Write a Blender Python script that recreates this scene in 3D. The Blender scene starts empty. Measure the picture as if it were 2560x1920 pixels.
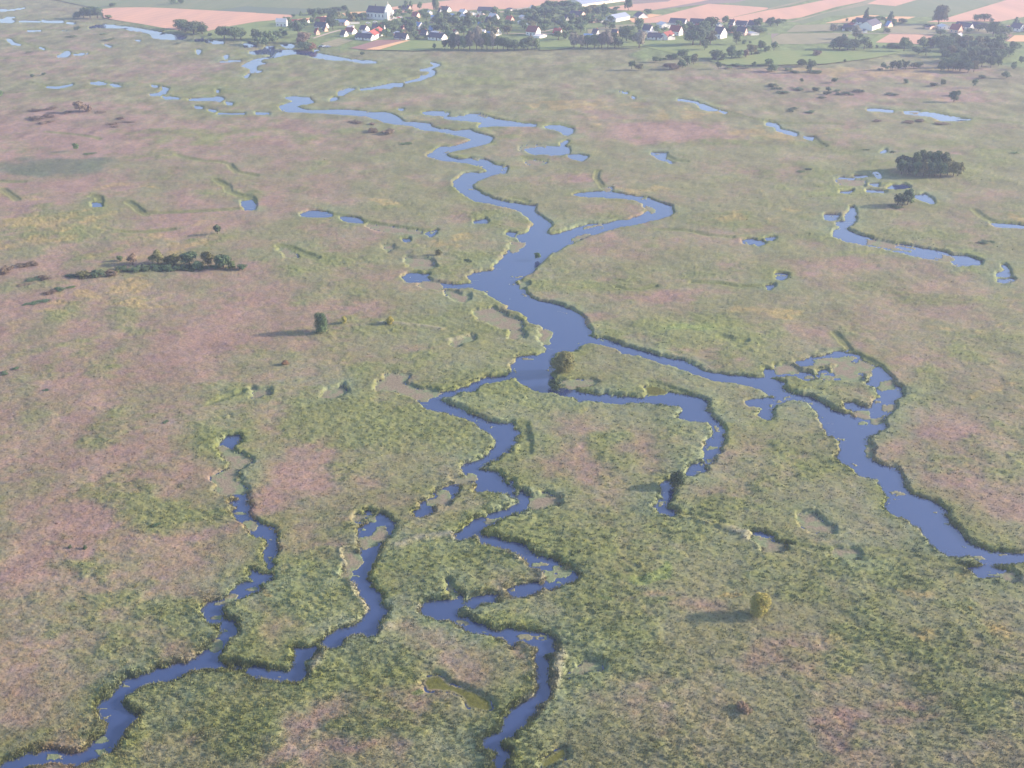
import bpy, math, random
import numpy as np
from mathutils import Matrix, Vector

random.seed(7)
rng = np.random.default_rng(11)
scene = bpy.context.scene
COL = scene.collection
R = math.radians

# ------------------------------------------------------------------ camera
CAM_H = 140.0                      # metres above the water
PITCH = R(27.2)                    # below the horizon
FPX, PW, PH = 2567.0, 2560.0, 1920.0
cam_d = bpy.data.cameras.new('camera')
cam_d.sensor_width = 36.0
cam_d.lens = FPX / PW * 36.0
cam_d.clip_start = 1.0
cam_d.clip_end = 30000.0
cam = bpy.data.objects.new('camera', cam_d)
COL.objects.link(cam)
cam.location = (0, 0, CAM_H)
cam.rotation_euler = (math.pi / 2 - PITCH, 0, 0)
scene.camera = cam

# ------------------------------------------------------------------ light
SUN_EL, SUN_AZ = R(18.5), R(84)     # azimuth clockwise from +Y (from the right, a little beyond)
world = bpy.data.worlds.new('World')
scene.world = world
world.use_nodes = True
wn = world.node_tree.nodes
sky = wn.new('ShaderNodeTexSky')
sky.sky_type = 'NISHITA'
sky.sun_disc = False
sky.sun_elevation = SUN_EL
sky.sun_rotation = SUN_AZ
sky.air_density = 1.0
sky.dust_density = 1.6
sky.ozone_density = 1.5
wn['Background'].inputs['Strength'].default_value = 0.15
world.node_tree.links.new(sky.outputs[0], wn['Background'].inputs['Color'])
sd = bpy.data.lights.new('sun', 'SUN')
sd.energy = 4.8
sd.angle = R(0.6)
sd.color = (1.0, 0.79, 0.64)
sun = bpy.data.objects.new('sun', sd)
COL.objects.link(sun)
sv = Vector((math.sin(SUN_AZ) * math.cos(SUN_EL), math.cos(SUN_AZ) * math.cos(SUN_EL), math.sin(SUN_EL)))
sun.rotation_euler = sv.to_track_quat('Z', 'Y').to_euler()
scene.view_settings.view_transform = 'Standard'
scene.view_settings.look = 'None'
scene.view_settings.gamma = 1.0
scene.view_settings.exposure = 1.16
scene.cycles.volume_bounces = 1
scene.cycles.max_bounces = 6
scene.cycles.transparent_max_bounces = 8

# ------------------------------------------------------------------ mapping between the photo's pixels and the flat land
SP, CP = math.sin(PITCH), math.cos(PITCH)

def ray_t(v, z=0.0):
    yv = (v - PH / 2) / FPX
    return (CAM_H - z) / (SP + yv * CP)

def at(u, v, z=0.0):
    yv = (v - PH / 2) / FPX
    t = (CAM_H - z) / (SP + yv * CP)
    return ((u - PW / 2) / FPX * t, t * (CP - yv * SP))

def ppm(v, z=0.0):                  # pixels of the photo per metre at that ground row
    return FPX / ray_t(v, z)

def to_px(X, Y, z=0.0):
    dz = z - CAM_H
    depth = Y * CP - dz * SP
    down = Y * SP * -1.0 - dz * CP
    return PW / 2 + FPX * X / depth, PH / 2 + FPX * down / depth

def v_to_y(v):
    return at(0, v)[1]

# ------------------------------------------------------------------ numpy noise
def _hash(ix, iy, seed):
    h = (ix.astype(np.int64) * 374761393 + iy.astype(np.int64) * 668265263 + seed * 1274126177) & 0xffffffff
    h = ((h ^ (h >> 13)) * 1274126177) & 0xffffffff
    h = (h ^ (h >> 16)) & 0xffffffff
    return h.astype(np.float64) / 4294967295.0

def vnoise(x, y, seed=0):
    ix = np.floor(x); iy = np.floor(y)
    fx = x - ix; fy = y - iy
    fx = fx * fx * fx * (fx * (fx * 6 - 15) + 10); fy = fy * fy * fy * (fy * (fy * 6 - 15) + 10)
    a = _hash(ix, iy, seed); b = _hash(ix + 1, iy, seed)
    c = _hash(ix, iy + 1, seed); d = _hash(ix + 1, iy + 1, seed)
    return (a + (b - a) * fx) * (1 - fy) + (c + (d - c) * fx) * fy

def fbm(x, y, seed=0, octs=4, gain=0.5):
    s = 0; amp = 1; tot = 0
    for o in range(octs):
        c, sn = math.cos(o * 1.1), math.sin(o * 1.1)
        s = s + amp * vnoise((x * c - y * sn) * 2 ** o + 17.3 * o, (x * sn + y * c) * 2 ** o - 9.1 * o, seed + o * 31)
        tot += amp; amp *= gain
    return s / tot                   # 0..1, mean .5

def sstep(a, b, x):
    t = np.clip((x - a) / (b - a), 0, 1)
    return t * t * (3 - 2 * t)

# ------------------------------------------------------------------ outlines traced from the photo (tile origin, then points at 3.456x)
S = 3.45625
def P(ox, oy, s, sc=S):
    out = []
    for p in s.split():
        x, y = p.split(',')
        out.append((ox + float(x) / sc, oy + float(y) / sc))
    return out

WATER = []
def W(ox, oy, *ss):
    for s in ss:
        WATER.append(P(ox, oy, s))
MATS = []
def M(ox, oy, *ss):
    for s in ss:
        MATS.append(P(ox, oy, s))
HOLL = []
def HO(ox, oy, *ss):
    for s in ss:
        HOLL.append(P(ox, oy, s))
W(0, 0,
 "0,165 40,160 60,146 130,150 80,165 125,180 115,192 0,192", "-80,80 60,83 70,93 0,94", "60,86 210,66 212,72 70,93",
 "160,180 350,182 350,190 165,189", "360,170 400,178 540,180 552,193 430,197 365,188", "575,193 650,196 648,206 580,204",
 "770,235 830,216 900,211 1000,220 1110,230 1220,248 1330,268 1440,290 1530,303 1590,306 1608,324 1570,338 1400,337 1320,324 1300,290 1230,272 1120,258 1080,242 1000,242 900,240 830,234 780,244",
 "1690,338 1745,333 1760,348 1690,356", "1770,336 1814,340 1814,370 1775,368", "1835,345 1925,356 1928,378 1830,372",
 "2105,373 2160,371 2205,390 2212,395 2212,408 2110,404", "2155,448 2212,438 2212,467 2160,460",
 "62,338 95,343 117,368 190,388 110,387 75,360", "335,404 385,422 378,428", "545,460 560,443 592,443 602,460 577,487 500,492 495,480",
 "640,470 700,462 755,457 752,467 650,477", "230,260 350,262 345,269 240,269", "480,258 580,259 570,267",
 "778,715 850,705 890,710 918,725 850,729 790,724", "958,728 1000,730 1048,743 985,744", "1312,736 1358,745 1350,753 1320,747",
 "1405,752 1454,765 1432,787 1372,824 1308,822 1300,811 1370,803 1413,775", "1700,428 1737,435 1717,467 1700,460",
 "1935,483 1967,473 1967,502 1945,510", "1900,529 2080,518 2080,526 1910,536",
 "2090,570 2130,548 2200,513 2212,512 2212,600 2190,627 2165,622 2165,592 2130,577", "2115,660 2157,633 2130,670", "1145,344 1215,346 1210,353",
 "895,380 965,402 940,404", "1410,780 1415,792 1440,800 1420,806")
W(640, 0,
 "0,435 60,430 90,398 150,398 155,430 330,430 440,438 510,453 580,468 680,488 762,503 745,522 640,514 550,502 500,492 440,472 340,467 240,472 180,492 140,497 60,507 30,520 45,540 85,545 20,557 0,572 0,510 90,495 150,480 130,470 40,465 0,465",
 "760,500 810,510 930,522 1028,526 1037,542 940,544 860,532 770,517", "0,608 45,614 20,624 0,622", "500,428 548,431 510,440",
 "215,385 300,379 332,395 320,411 260,412",
 "1508,538 1580,553 1584,566 1555,574 1530,584 1512,592 1504,603 1543,611 1540,642 1510,657 1450,677 1420,692 1365,699 1300,714 1290,706 1370,688 1436,668 1418,656 1480,646 1508,630 1498,612 1418,609 1423,599 1480,590 1508,577 1548,566",
 "900,767 980,757 1060,744 1110,734 1170,720 1267,716 1257,744 1190,742 1150,760 1100,757 1040,762 985,770 910,774")
W(640, 200,
 "712,107 740,88 800,70 852,75 790,102 740,132 713,132", "655,157 680,147 702,155 690,170 640,180",
 "250,148 330,143 460,153 467,173 497,188 450,202 380,210 345,220 342,230 400,250 480,260 600,260 660,258 740,256 820,260 900,268 1000,280 1100,278 1150,288 1200,308 1252,343 1262,358 1330,363 1420,370 1492,378 1512,403 1580,423 1650,428 1720,446 1780,433 1840,430 1870,448 1930,463 2000,483 2037,500 2012,532 1960,552 1880,570 1780,592 1700,604 1642,622 1627,640 1660,668 1740,683 1850,678 1980,690 2020,713 2060,738 2162,750 2157,780 2142,797 2080,802 2000,827 1900,862 1862,887 1852,920 1870,943 1950,988 2050,1028 2150,1053 2230,1065 2230,1096 2120,1077 2000,1052 1900,1032 1820,992 1760,947 1713,907 1713,880 1758,845 1798,810 1850,801 1930,808 1998,793 2008,777 1990,757 1930,737 1850,714 1760,702 1680,692 1600,687 1530,662 1483,648 1540,613 1590,578 1640,573 1700,573 1760,558 1868,522 1873,515 1858,502 1800,482 1720,467 1640,452 1560,437 1480,432 1400,412 1370,392 1290,384 1200,377 1120,362 1060,332 1000,320 960,307 880,300 780,294 700,290 600,284 500,280 350,272 280,270 235,262 203,225 250,213 310,193 338,180 300,165",
 "1438,278 1520,268 1600,270 1668,285 1640,302 1560,304 1480,294", "1228,246 1272,251 1260,260",
 "1608,322 1700,318 1800,308 1850,293 1930,296 2000,316 2050,333 2130,348 2240,362 2240,394 2100,394 2020,397 1918,407 1938,385 1988,367 1880,354 1780,347 1700,337",
 "400,1162 460,1130 540,1136 600,1146 655,1166 560,1174 450,1172", "745,1183 820,1188 880,1203 924,1226 860,1228 790,1212",
 "1478,1322 1547,1302 1548,1320 1510,1342", "1440,1556 1500,1562 1540,1592 1490,1590", "2178,1318 2230,1325 2230,1348", "1280,1380 1320,1375 1310,1392",
 "2240,1470 2212,1478 2150,1528 2090,1588 2030,1665 2240,1665", "0,282 100,284 118,293 10,292", "1980,1205 1990,1222 1890,1222")
W(1280, 200,
 "-20,1065 60,1073 120,1083 192,1086 192,1140 232,1173 292,1213 327,1235 302,1290 287,1328 330,1343 420,1328 500,1298 600,1268 700,1248 820,1243 920,1213 1010,1213 1080,1188 1180,1138 1198,1128 1188,1107 1148,1082 1138,1057 1090,1032 980,1012 900,1010 750,1002 600,997 550,986 650,970 750,963 850,970 950,983 1060,1008 1160,1018 1210,1043 1300,1073 1372,1093 1378,1130 1352,1167 1280,1182 1200,1202 1100,1227 980,1252 880,1272 780,1302 660,1332 540,1377 430,1432 340,1482 270,1532 200,1592 130,1670 -30,1670 -30,1480 0,1473 50,1458 90,1400 60,1370 43,1343 90,1338 140,1323 163,1300 168,1275 203,1260 188,1217 128,1162 78,1122 0,1097 -20,1094",
 "-10,364 80,373 205,385 190,397 100,392 -10,394", "290,403 340,390 420,396 524,425 518,452 480,473 450,467 430,442 380,427",
 "418,550 470,523 482,530 442,560 430,573", "108,580 200,570 330,573 440,573 487,583 492,622 440,637 340,645 280,634 200,638 140,614",
 "488,650 570,643 643,660 600,691 540,677", "1205,628 1333,633 1322,660 1322,693 1270,677 1238,650",
 "1605,203 1660,213 1720,238 1785,262 1700,262 1640,242", "1440,164 1520,174 1600,189 1612,201 1530,183 1440,173", "1035,138 1065,155 1050,158",
 "925,94 1002,110 990,116", "1780,260 1855,280 1840,286", "1340,690 1385,712 1370,712", "1990,1392 2060,1376 2110,1392 2060,1408", "2110,1398 2160,1390 2170,1416 2130,1420")
W(640, 640,
 "2240,-5 2150,-3 2130,40 2100,75 2040,128 1960,130 1900,150 1848,180 1890,210 1908,241 1800,247 1700,244 1600,241 1600,260 1750,262 1850,260 1930,275 2010,310 2080,350 2140,390 2220,423 2240,423",
 "1388,1215 1500,1193 1600,1183 1680,1178 1740,1163 1850,1123 1900,1098 1950,1073 2000,1053 2110,1043 2212,1028 2260,1020 2260,1034 2212,1042 2100,1062 2050,1082 1960,1087 1932,1112 1892,1147 1800,1152 1700,1187 1620,1202 1592,1220 1602,1248 1680,1288 1760,1328 1850,1368 1930,1408 2010,1438 2100,1458 2180,1448 2225,1460 2225,1600 2150,1665 2088,1665 2108,1600 2088,1552 2048,1512 1990,1482 1900,1432 1810,1392 1700,1352 1600,1322 1500,1297 1438,1252",
 "1283,185 1330,153 1482,158 1482,187 1440,207 1380,207 1300,202", "1710,330 1760,350 1830,348 1800,372 1730,360",
 "700,1150 745,1130 770,1148 720,1168")
W(1280, 640,
 "-20,-5 262,-5 202,60 162,130 90,168 18,210 40,240 80,255 100,310 150,363 220,393 300,408 380,418 432,433 440,458 530,473 580,508 602,560 642,600 657,650 657,680 682,713 760,718 850,738 960,788 1080,823 1180,848 1240,866 1262,878 1350,888 1450,908 1560,943 1622,983 1700,1008 1800,1028 1940,1043 2050,1048 2150,1053 2230,1065 2230,1160 2130,1122 2050,1092 1900,1067 1750,1062 1680,1032 1640,1002 1560,1002 1500,972 1400,932 1300,907 1250,892 1180,867 1100,842 960,817 880,772 800,747 740,737 640,740 560,762 530,802 420,807 360,817 330,850 315,900 340,960 340,1020 325,1080 328,1130 345,1162 200,1137 130,1102 50,1052 13,1012 18,960 48,880 120,873 220,870 280,838 332,790 282,762 292,700 302,640 282,602 220,572 150,542 110,492 60,467 0,442 -20,432",
 "330,1138 520,1168 600,1178 700,1193 830,1208 950,1223 1090,1223 1180,1213 1250,1198 1330,1183 1400,1198 1500,1213 1580,1218 1642,1238 1672,1270 1642,1310 1652,1343 1692,1358 1702,1398 1762,1428 1802,1460 1812,1520 1832,1590 1792,1620 1772,1665 1688,1665 1698,1610 1738,1550 1743,1500 1728,1442 1698,1412 1600,1407 1500,1392 1448,1372 1498,1340 1518,1310 1508,1287 1450,1282 1350,1282 1280,1262 1180,1242 1080,1247 960,1252 850,1247 750,1232 600,1232 540,1196 400,1180",
 "2048,1255 2130,1238 2230,1238 2230,1382 2140,1362 2198,1320 2188,1292 2150,1277 2060,1272", "-10,1470 52,1510 -10,1598")
W(1920, 640,
 "-10,1073 50,1073 112,1098 132,1140 162,1178 240,1203 320,1218 400,1253 472,1263 512,1298 562,1348 620,1378 700,1383 780,1408 850,1403 860,1368 900,1308 940,1248 1000,1238 998,1210 958,1150 1008,1130 968,1112 888,1102 898,1060 918,1020 908,980 950,963 1002,1010 1062,1080 1112,1130 1164,1190 1062,1225 1084,1260 1042,1310 1052,1340 1012,1380 970,1440 1002,1470 952,1492 932,1522 872,1522 842,1580 832,1640 852,1665 638,1665 618,1582 538,1522 498,1422 468,1372 418,1302 358,1252 298,1232 210,1217 140,1222 60,1252 32,1270 12,1330 -10,1390 -10,1238 60,1238 78,1190 -10,1150",
 "258,912 380,883 520,863 640,828 690,818 650,847 540,882 440,907 350,927 280,927", "728,838 767,870 797,907 768,902 738,872",
 "768,933 822,985 812,1012 700,1032 738,1000 768,975", "438,1000 500,988 522,1018 592,1018 642,1047 560,1052 460,1037",
 "-5,988 60,988 200,983 242,1005 180,1012 80,1017 -5,1027", "268,1018 340,1018 384,1047 300,1047", "668,1268 740,1273 820,1308 884,1330 850,1342 780,1312 690,1302",
 "85,153 162,165 120,187 88,182", "-5,260 45,253 10,277", "2035,138 2085,150 2062,167 1990,162", "1990,203 2102,200 2080,217",
 "1500,-5 1700,0 1830,45 1760,60 1640,70 1600,30")
W(1920, 200,
 "858,250 940,246 1082,262 1075,274 960,268 870,264", "1178,274 1300,273 1440,288 1560,313 1640,323 1745,341 1640,347 1500,347 1420,312 1290,297 1190,287",
 "-10,368 60,376 92,400 97,425 190,443 254,465 240,478 160,458 80,433 75,402 -10,384", "308,488 392,493 382,517 330,502",
 "588,865 640,843 742,850 700,875 760,885 832,873 820,892 740,907 660,892", "908,793 942,793 974,825 960,842 930,817",
 "1028,930 1080,910 1180,906 1214,925 1120,937", "635,965 725,958 690,972", "755,830 865,823 800,838", "1268,1000 1350,986 1404,1020 1420,1062 1340,1032 1290,1012",
 "498,1163 602,1168 592,1187 560,1202 510,1192",
 "730,1103 747,1150 742,1190 747,1215 702,1245 672,1270 682,1298 760,1338 870,1363 940,1393 1040,1413 1160,1423 1280,1448 1400,1473 1540,1493 1620,1533 1720,1553 1835,1582 1750,1592 1650,1602 1600,1562 1500,1547 1400,1532 1280,1512 1200,1492 1050,1457 950,1432 830,1417 720,1392 640,1367 578,1352 563,1310 628,1280 638,1255 588,1230 678,1220 688,1190 678,1160 713,1140",
 "1948,1243 2060,1248 2230,1264 2230,1274 2050,1260 1960,1257", "-5,1363 47,1363 42,1374 -5,1376", "2035,1600 2085,1640 2060,1650", "975,625 1015,603 1010,620", "890,900 950,900 940,912", "860,950 1010,960 1000,966 870,958")
W(0, 1080,
 "2040,38 2062,60 2012,97 1982,142 1908,137 1918,90 1960,53", "1938,178 2010,178 2034,197 1980,207", "1978,222 2125,232 2120,242 2000,243", "1978,318 2044,318 2044,347 1983,347",
 "1990,503 2060,513 2102,550 2122,600 2142,680 2152,750 2230,795 2230,880 2170,822 2130,782 2080,732 2028,692 2058,640 2008,602 2058,590 2058,552",
 "2225,1286 2150,1308 2080,1338 2040,1368 2000,1413 1940,1438 1850,1463 1820,1498 1768,1550 1830,1582 1880,1617 1924,1602 1892,1540 1912,1502 1982,1452 2062,1412 2112,1382 2225,1335")
W(640, 1080,
 "-20,790 60,818 122,858 162,908 167,1000 152,1060 120,1132 93,1112 98,1030 93,970 103,902 60,882 -20,848", "-20,1205 0,1213 40,1238 104,1254 40,1282 -20,1300",
 "1018,740 1060,728 1132,758 1194,800 1152,850 1112,880 1072,920 1062,980 1042,1030 1002,1080 972,1140 952,1200 972,1270 992,1318 1032,1388 1062,1438 1062,1498 1114,1550 1052,1600 1000,1665 878,1665 948,1620 1018,1550 998,1502 948,1432 918,1352 878,1292 828,1242 778,1232 828,1140 878,1098 928,1058 958,1000 928,972 908,902 908,838 968,798",
 "1388,692 1438,650 1428,620 1468,598 1528,578 1568,538 1638,488 1698,458 1744,463 1702,520 1652,572 1600,602 1532,622 1502,662 1440,694", "938,705 968,678 988,700 960,717",
 "2220,62 2162,130 2102,170 2052,210 2022,240 2002,265 1950,272 1902,292 1882,328 1940,343 2000,348 2060,358 2082,380 2112,400 2092,428 2130,448 2230,470 2230,520 2120,502 2030,492 1960,492 1908,487 1928,440 1888,402 1858,372 1793,345 1808,308 1880,273 1960,228 2020,188 2088,130 2118,80 2108,30 2085,-5 2190,-5 2220,20",
 "2225,646 2150,668 2060,688 2008,708 1978,743 1900,768 1820,828 1758,880 1758,897 1850,887 1932,862 1972,822 2012,782 2082,747 2162,712 2225,692",
 "1928,898 1990,892 2060,918 2130,948 2225,970 2225,1010 2130,987 2050,952 1958,927", "1838,1470 1920,1438 2000,1423 2075,1411 2075,1430 1960,1452 1870,1484")
W(1280, 1080,
 "-8,440 22,500 -8,520", "53,545 90,528 132,558 192,588 172,627 110,642 60,667 -8,695 -8,655 50,628 118,603 88,580", "318,575 388,578 370,600",
 "-8,973 100,978 112,1008 152,1058 220,1093 290,1103 332,1103 352,1133 422,1168 462,1188 522,1208 550,1240 522,1267 440,1277 400,1302 350,1312 298,1297 328,1240 298,1192 258,1162 180,1122 118,1087 68,1042 -8,1007",
 "218,1322 170,1327 80,1347 20,1367 -8,1380 -8,1392 60,1393 120,1373 192,1348",
 "1758,-5 1817,-5 1822,70 1782,112 1752,162 1725,230 1690,240 1668,200 1678,170 1688,120 1728,50", "1526,352 1556,300 1640,276 1646,312 1592,352 1550,368",
 "1345,440 1390,400 1380,490 1384,520 1364,560 1334,590 1312,620 1352,668 1400,690 1340,694 1288,668 1268,642 1273,590 1308,538 1330,480", "2098,868 2160,876 2230,912 2230,950 2150,912")
W(1920, 1080,
 "618,-5 862,-5 837,40 832,100 872,123 882,170 872,228 932,268 1010,298 1072,328 1122,368 1142,420 1162,480 1212,538 1300,568 1400,598 1452,628 1522,678 1502,720 1552,770 1592,838 1682,888 1712,948 1772,1003 1880,1018 1980,1048 2100,1058 2250,1060 2250,1103 2100,1092 1990,1102 1880,1097 1820,1072 1740,1052 1650,1047 1560,1042 1500,1002 1430,932 1368,862 1348,812 1268,772 1178,717 1098,692 1048,652 1048,608 1088,580 1058,522 998,452 968,392 900,372 808,342 738,277 680,262 638,242 618,200 638,120",
 "1755,1174 1900,1178 2050,1203 2064,1220 2000,1242 1900,1227 1800,1197", "-5,928 60,953 154,975 100,987 -5,962")
W(0, 1440,
 "1950,380 2014,398 2014,440 1992,510 1952,570 1902,620 1852,660 1847,700 1852,740 1780,772 1700,787 1620,807 1530,832 1430,862 1330,882 1240,912 1152,952 1092,1000 1052,1060 1032,1090 1062,1130 1092,1168 1164,1215 1122,1260 1082,1310 1032,1370 992,1430 932,1482 850,1532 760,1557 640,1582 560,1582 440,1572 340,1587 250,1612 165,1670 60,1700 -60,1700 20,1650 60,1618 150,1578 240,1538 330,1518 400,1513 500,1528 600,1548 680,1553 740,1538 798,1490 858,1420 898,1370 928,1280 933,1242 878,1192 868,1140 908,1088 958,1048 998,990 1078,928 1148,878 1250,858 1370,813 1450,808 1560,773 1680,743 1738,730 1738,700 1778,663 1848,638 1858,600 1848,570 1888,518 1918,450")
W(640, 1440,
 "850,-5 962,-5 987,80 1032,130 1062,178 1062,238 1114,290 1062,352 1012,402 1002,438 1022,460 940,480 830,482 762,502 702,562 640,592 598,580 618,548 680,498 780,468 850,438 940,378 1018,310 988,252 938,182 918,102",
 "368,635 440,638 504,628 492,670 472,702 432,722 402,740 412,788 442,828 402,862 330,887 230,892 140,882 60,855 170,838 270,833 318,808 328,760 368,690",
 "1438,240 1500,233 1600,213 1700,198 1762,168 1784,225 1732,270 1712,320 1732,348 1800,378 1850,398 1900,428 1980,448 2080,468 2180,468 2225,478 2225,566 2140,527 2060,482 1980,462 1890,457 1800,417 1740,387 1640,347 1560,332 1500,297 1448,267",
 "2225,1175 2162,1240 2142,1300 2112,1340 2052,1380 1993,1428 1998,1452 2060,1492 2092,1522 2060,1572 2048,1665 2030,1800 2150,1800 2174,1665 2184,1590 2174,1528 2132,1488 2082,1460 2092,1420 2132,1382 2225,1365")
W(1280, 1440,
 "-8,476 100,478 220,503 310,543 362,588 374,612 302,632 272,662 272,700 302,740 302,800 312,900 312,980 292,1032 232,1062 192,1112 132,1172 92,1232 42,1282 -8,1365 -8,1205 60,1138 130,1098 208,1058 238,1000 248,920 233,832 218,752 193,690 218,650 208,602 150,562 60,532 -8,508")
# pale floating pondweed and mud at water level
M(640, 200, "980,1246 1080,1261 1180,1271 1240,1281 1410,1308 1300,1304 1180,1296 1050,1284", "1300,1540 1400,1546 1500,1560 1552,1602 1480,1614 1380,1609 1325,1592", "205,1448 270,1466 350,1512 280,1510", "1100,1430 1180,1440 1140,1460", "1870,680 1960,684 1880,692", "1890,310 1930,298 2000,318 1940,322")
M(640, 640, "1430,222 1520,232 1600,238 1600,264 1550,274 1465,252", "1640,300 1720,310 1760,350 1840,340 1850,352 1800,376 1720,356", "1880,485 1960,468 2060,458 2110,498 2230,542 2240,620 2120,598 2000,552 1950,532",
  "1055,1127 1110,1058 1150,1028 1290,1018 1312,1035 1282,1080 1282,1110 1330,1128 1440,1163 1540,1168 1592,1190 1400,1209 1330,1183 1230,1153 1130,1133", "586,1192 620,1158 740,1128 774,1150 700,1178 640,1193", "-10,1158 110,1160 116,1172 -10,1189", "1700,735 1860,695 1870,702 1720,752")
M(1280, 640, "-10,538 60,568 55,622 -10,624", "-10,652 100,670 90,690 -10,690", "270,640 330,660 320,700 290,735 250,720", "340,500 400,488 470,495 440,515 370,520", "60,225 130,230 100,255 70,250", "430,1085 560,1090 700,1080 690,1100 500,1110")
M(1280, 200, "-10,1400 60,1395 104,1410 60,1440 0,1475", "520,1345 620,1325 660,1330 560,1360 515,1380", "620,1275 760,1250 780,1262 660,1290", "120,698 200,693 295,712 230,724 150,720", "70,578 150,562 300,568 180,574", "1160,1090 1240,1120 1210,1135", "780,938 852,930 820,950", "100,568 108,590 70,600")
M(1920, 640, "580,975 640,938 760,930 764,970 700,1014 600,1012", "790,908 905,950 900,988 830,982", "70,950 200,945 250,982 100,985", "400,905 600,880 740,880 730,892 520,905 420,915", "960,1094 1080,1086 1088,1122 980,1134", "915,1412 1012,1376 995,1402 930,1422", "780,1338 872,1343 862,1368 790,1360", "650,1045 760,1030 800,1040 700,1055", "1020,1300 1090,1295 1080,1310", "790,1440 830,1445 820,1460 795,1455")
M(0, 1080, "1908,128 1970,148 2040,188 2100,208 2132,240 2062,292 2042,342 2002,390 2032,430 2112,440 2082,492 1980,512 1898,472 1888,420 1846,390 1928,348 1988,308 1998,260 1958,198", "2130,790 2190,795 2180,805")
M(640, 1080, "905,925 980,925 1060,895 1130,870 1100,890 1040,940 960,965 920,945", "1040,830 1110,820 1060,860", "770,1060 860,1065 880,1095 830,1140 790,1200 770,1190 800,1120", "1480,595 1640,565 1650,585 1540,610", "1580,520 1660,510 1620,540", "1820,355 1900,375 1880,395 1850,385", "1650,1290 1740,1400 1700,1410 1660,1370", "1720,405 1870,400 1830,415", "870,720 1010,725 1000,740 880,735")
M(1280, 1080, "165,605 190,558 260,543 335,568 386,573 374,602 280,622 200,632", "405,1178 500,1190 460,1225", "2090,900 2212,930 2230,960 2150,940", "300,1230 360,1240 330,1255")
M(1920, 1080, "280,730 350,713 402,713 432,748 502,788 564,830 500,838 400,828 330,782", "535,1040 680,1033 755,1045 690,1062", "-5,958 150,972 155,990 -5,1000", "2015,1248 2112,1213 2134,1235 2060,1252", "865,120 890,140 880,180")
M(1280, 1440, "560,800 620,745 690,740 740,760 640,790 590,820 500,830")
M(0, 1440, "1870,550 1910,540 1890,585 1850,590", "1930,185 2000,180 1960,205")
M(1920, 200, "590,855 830,870 820,900 640,900", "850,1370 1050,1410 1250,1450 1240,1470 1050,1440 850,1400", "1480,1500 1600,1530 1540,1550 1450,1530", "1180,275 1330,278 1300,290")
# hollows of low yellow-green moss in the reed bed
HO(640, 1440, "1490,888 1540,868 1600,888 1660,950 1780,988 1900,1028 2000,1088 2022,1140 1980,1158 1850,1122 1790,1030 1700,988 1600,982 1500,977 1463,930")
HO(1280, 1440, "280,1600 350,1558 440,1508 446,1550 380,1602 330,1632 278,1645")
HO(1280, 640, "1160,1140 1250,1135 1330,1170 1310,1195 1200,1205")
# thin ditches and old creeks: (origin, points, half width in metres)
DITCH = [
 (0, 200, "405,450 560,465 720,482 830,500 860,515", .8), (0, 200, "1530,650 1620,680 1760,705 1890,710 1980,730 2010,770 2050,800 2212,830", 1.3),
 (0, 200, "1860,870 1960,920 1980,970 2060,1000 2160,1020 2190,1060", 1.6), (0, 200, "1110,1065 1160,1095 1210,1140 1260,1170", 1.6), (0, 200, "800,1010 860,1020 860,1070", 1.6),
 (0, 200, "1060,1320 1240,1325 1500,1300", .7), (0, 200, "0,880 120,885 200,886", 1.2), (0, 200, "20,950 80,990 150,1040", 1.4), (0, 0, "0,330 80,335 260,390 440,430 640,440 760,450", 1.5),
 (0, 0, "0,260 240,262 480,255 640,262", 1.2), (0, 0, "550,188 700,198 860,208 1000,215", 1.5), (0, 0, "0,510 120,500 320,488", 1.0), (0, 0, "240,710 420,745 520,742 640,725", 1.0), (640, 200, "200,1440 300,1460 380,1500 520,1545", 1.7),
 (640, 0, "530,460 700,490 800,512 950,520 1120,540", 1.6), (1280, 200, "0,360 200,370 400,378 520,410", 1.2), (1280, 200, "1610,195 1700,235 1850,275 2050,330 2212,365", 1.4),
 (1280, 200, "740,790 725,850 760,900 800,940", 1.2), (1280, 200, "1260,1300 1500,1310 1700,1350 1900,1365", 1.0), (1920, 200, "0,358 120,378 400,380 640,385", 1.0), (1920, 200, "1080,260 1400,275 1700,325 2212,382", 1.4),
 (1920, 200, "1780,1130 1850,1190 1950,1235 2200,1260", 1.4), (1920, 200, "380,500 430,545 480,575", 2.0), (1280, 640, "1240,270 1100,300 980,300 900,280", .9), (1280, 640, "1560,235 1800,245 1950,275 2200,268", .9),
 (1280, 640, "1220,1110 1340,1150 1480,1205", 1.6), (1280, 1080, "20,60 50,0 90,-60 100,20 120,120 110,180", 1.7), (640, 1080, "1740,1110 2000,1060", .1), (1280, 1080, "1400,690 1500,735 1640,760 1800,800", .9),
 (1920, 1080, "150,975 400,1035 640,1065 1000,1060 1400,1130 1760,1190", .9), (1280, 640, "1800,700 1900,735 2010,745", 1.4), (1920, 640, "580,680 640,740 700,820 960,960", 1.0), (0, 1440, "1840,740 1950,760 2100,790 2212,800", .7), (640, 1440, "0,830 40,850 60,860", .8),
 (640, 1440, "490,640 560,600 600,580", 1.0), (0, 1080, "1890,1610 1950,1660", 1.5), (0, 640, "1820,1280 1900,1250 2100,1180", .7), (640, 1440, "2060,1490 2110,1520", 1.0), (1280, 200, "100,670 160,690 290,695", 1.5), (1280, 200, "1330,660 1400,700 1500,712", 1.6), (1280, 200, "20,1030 80,1035 130,1060", 1.4)]

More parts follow.
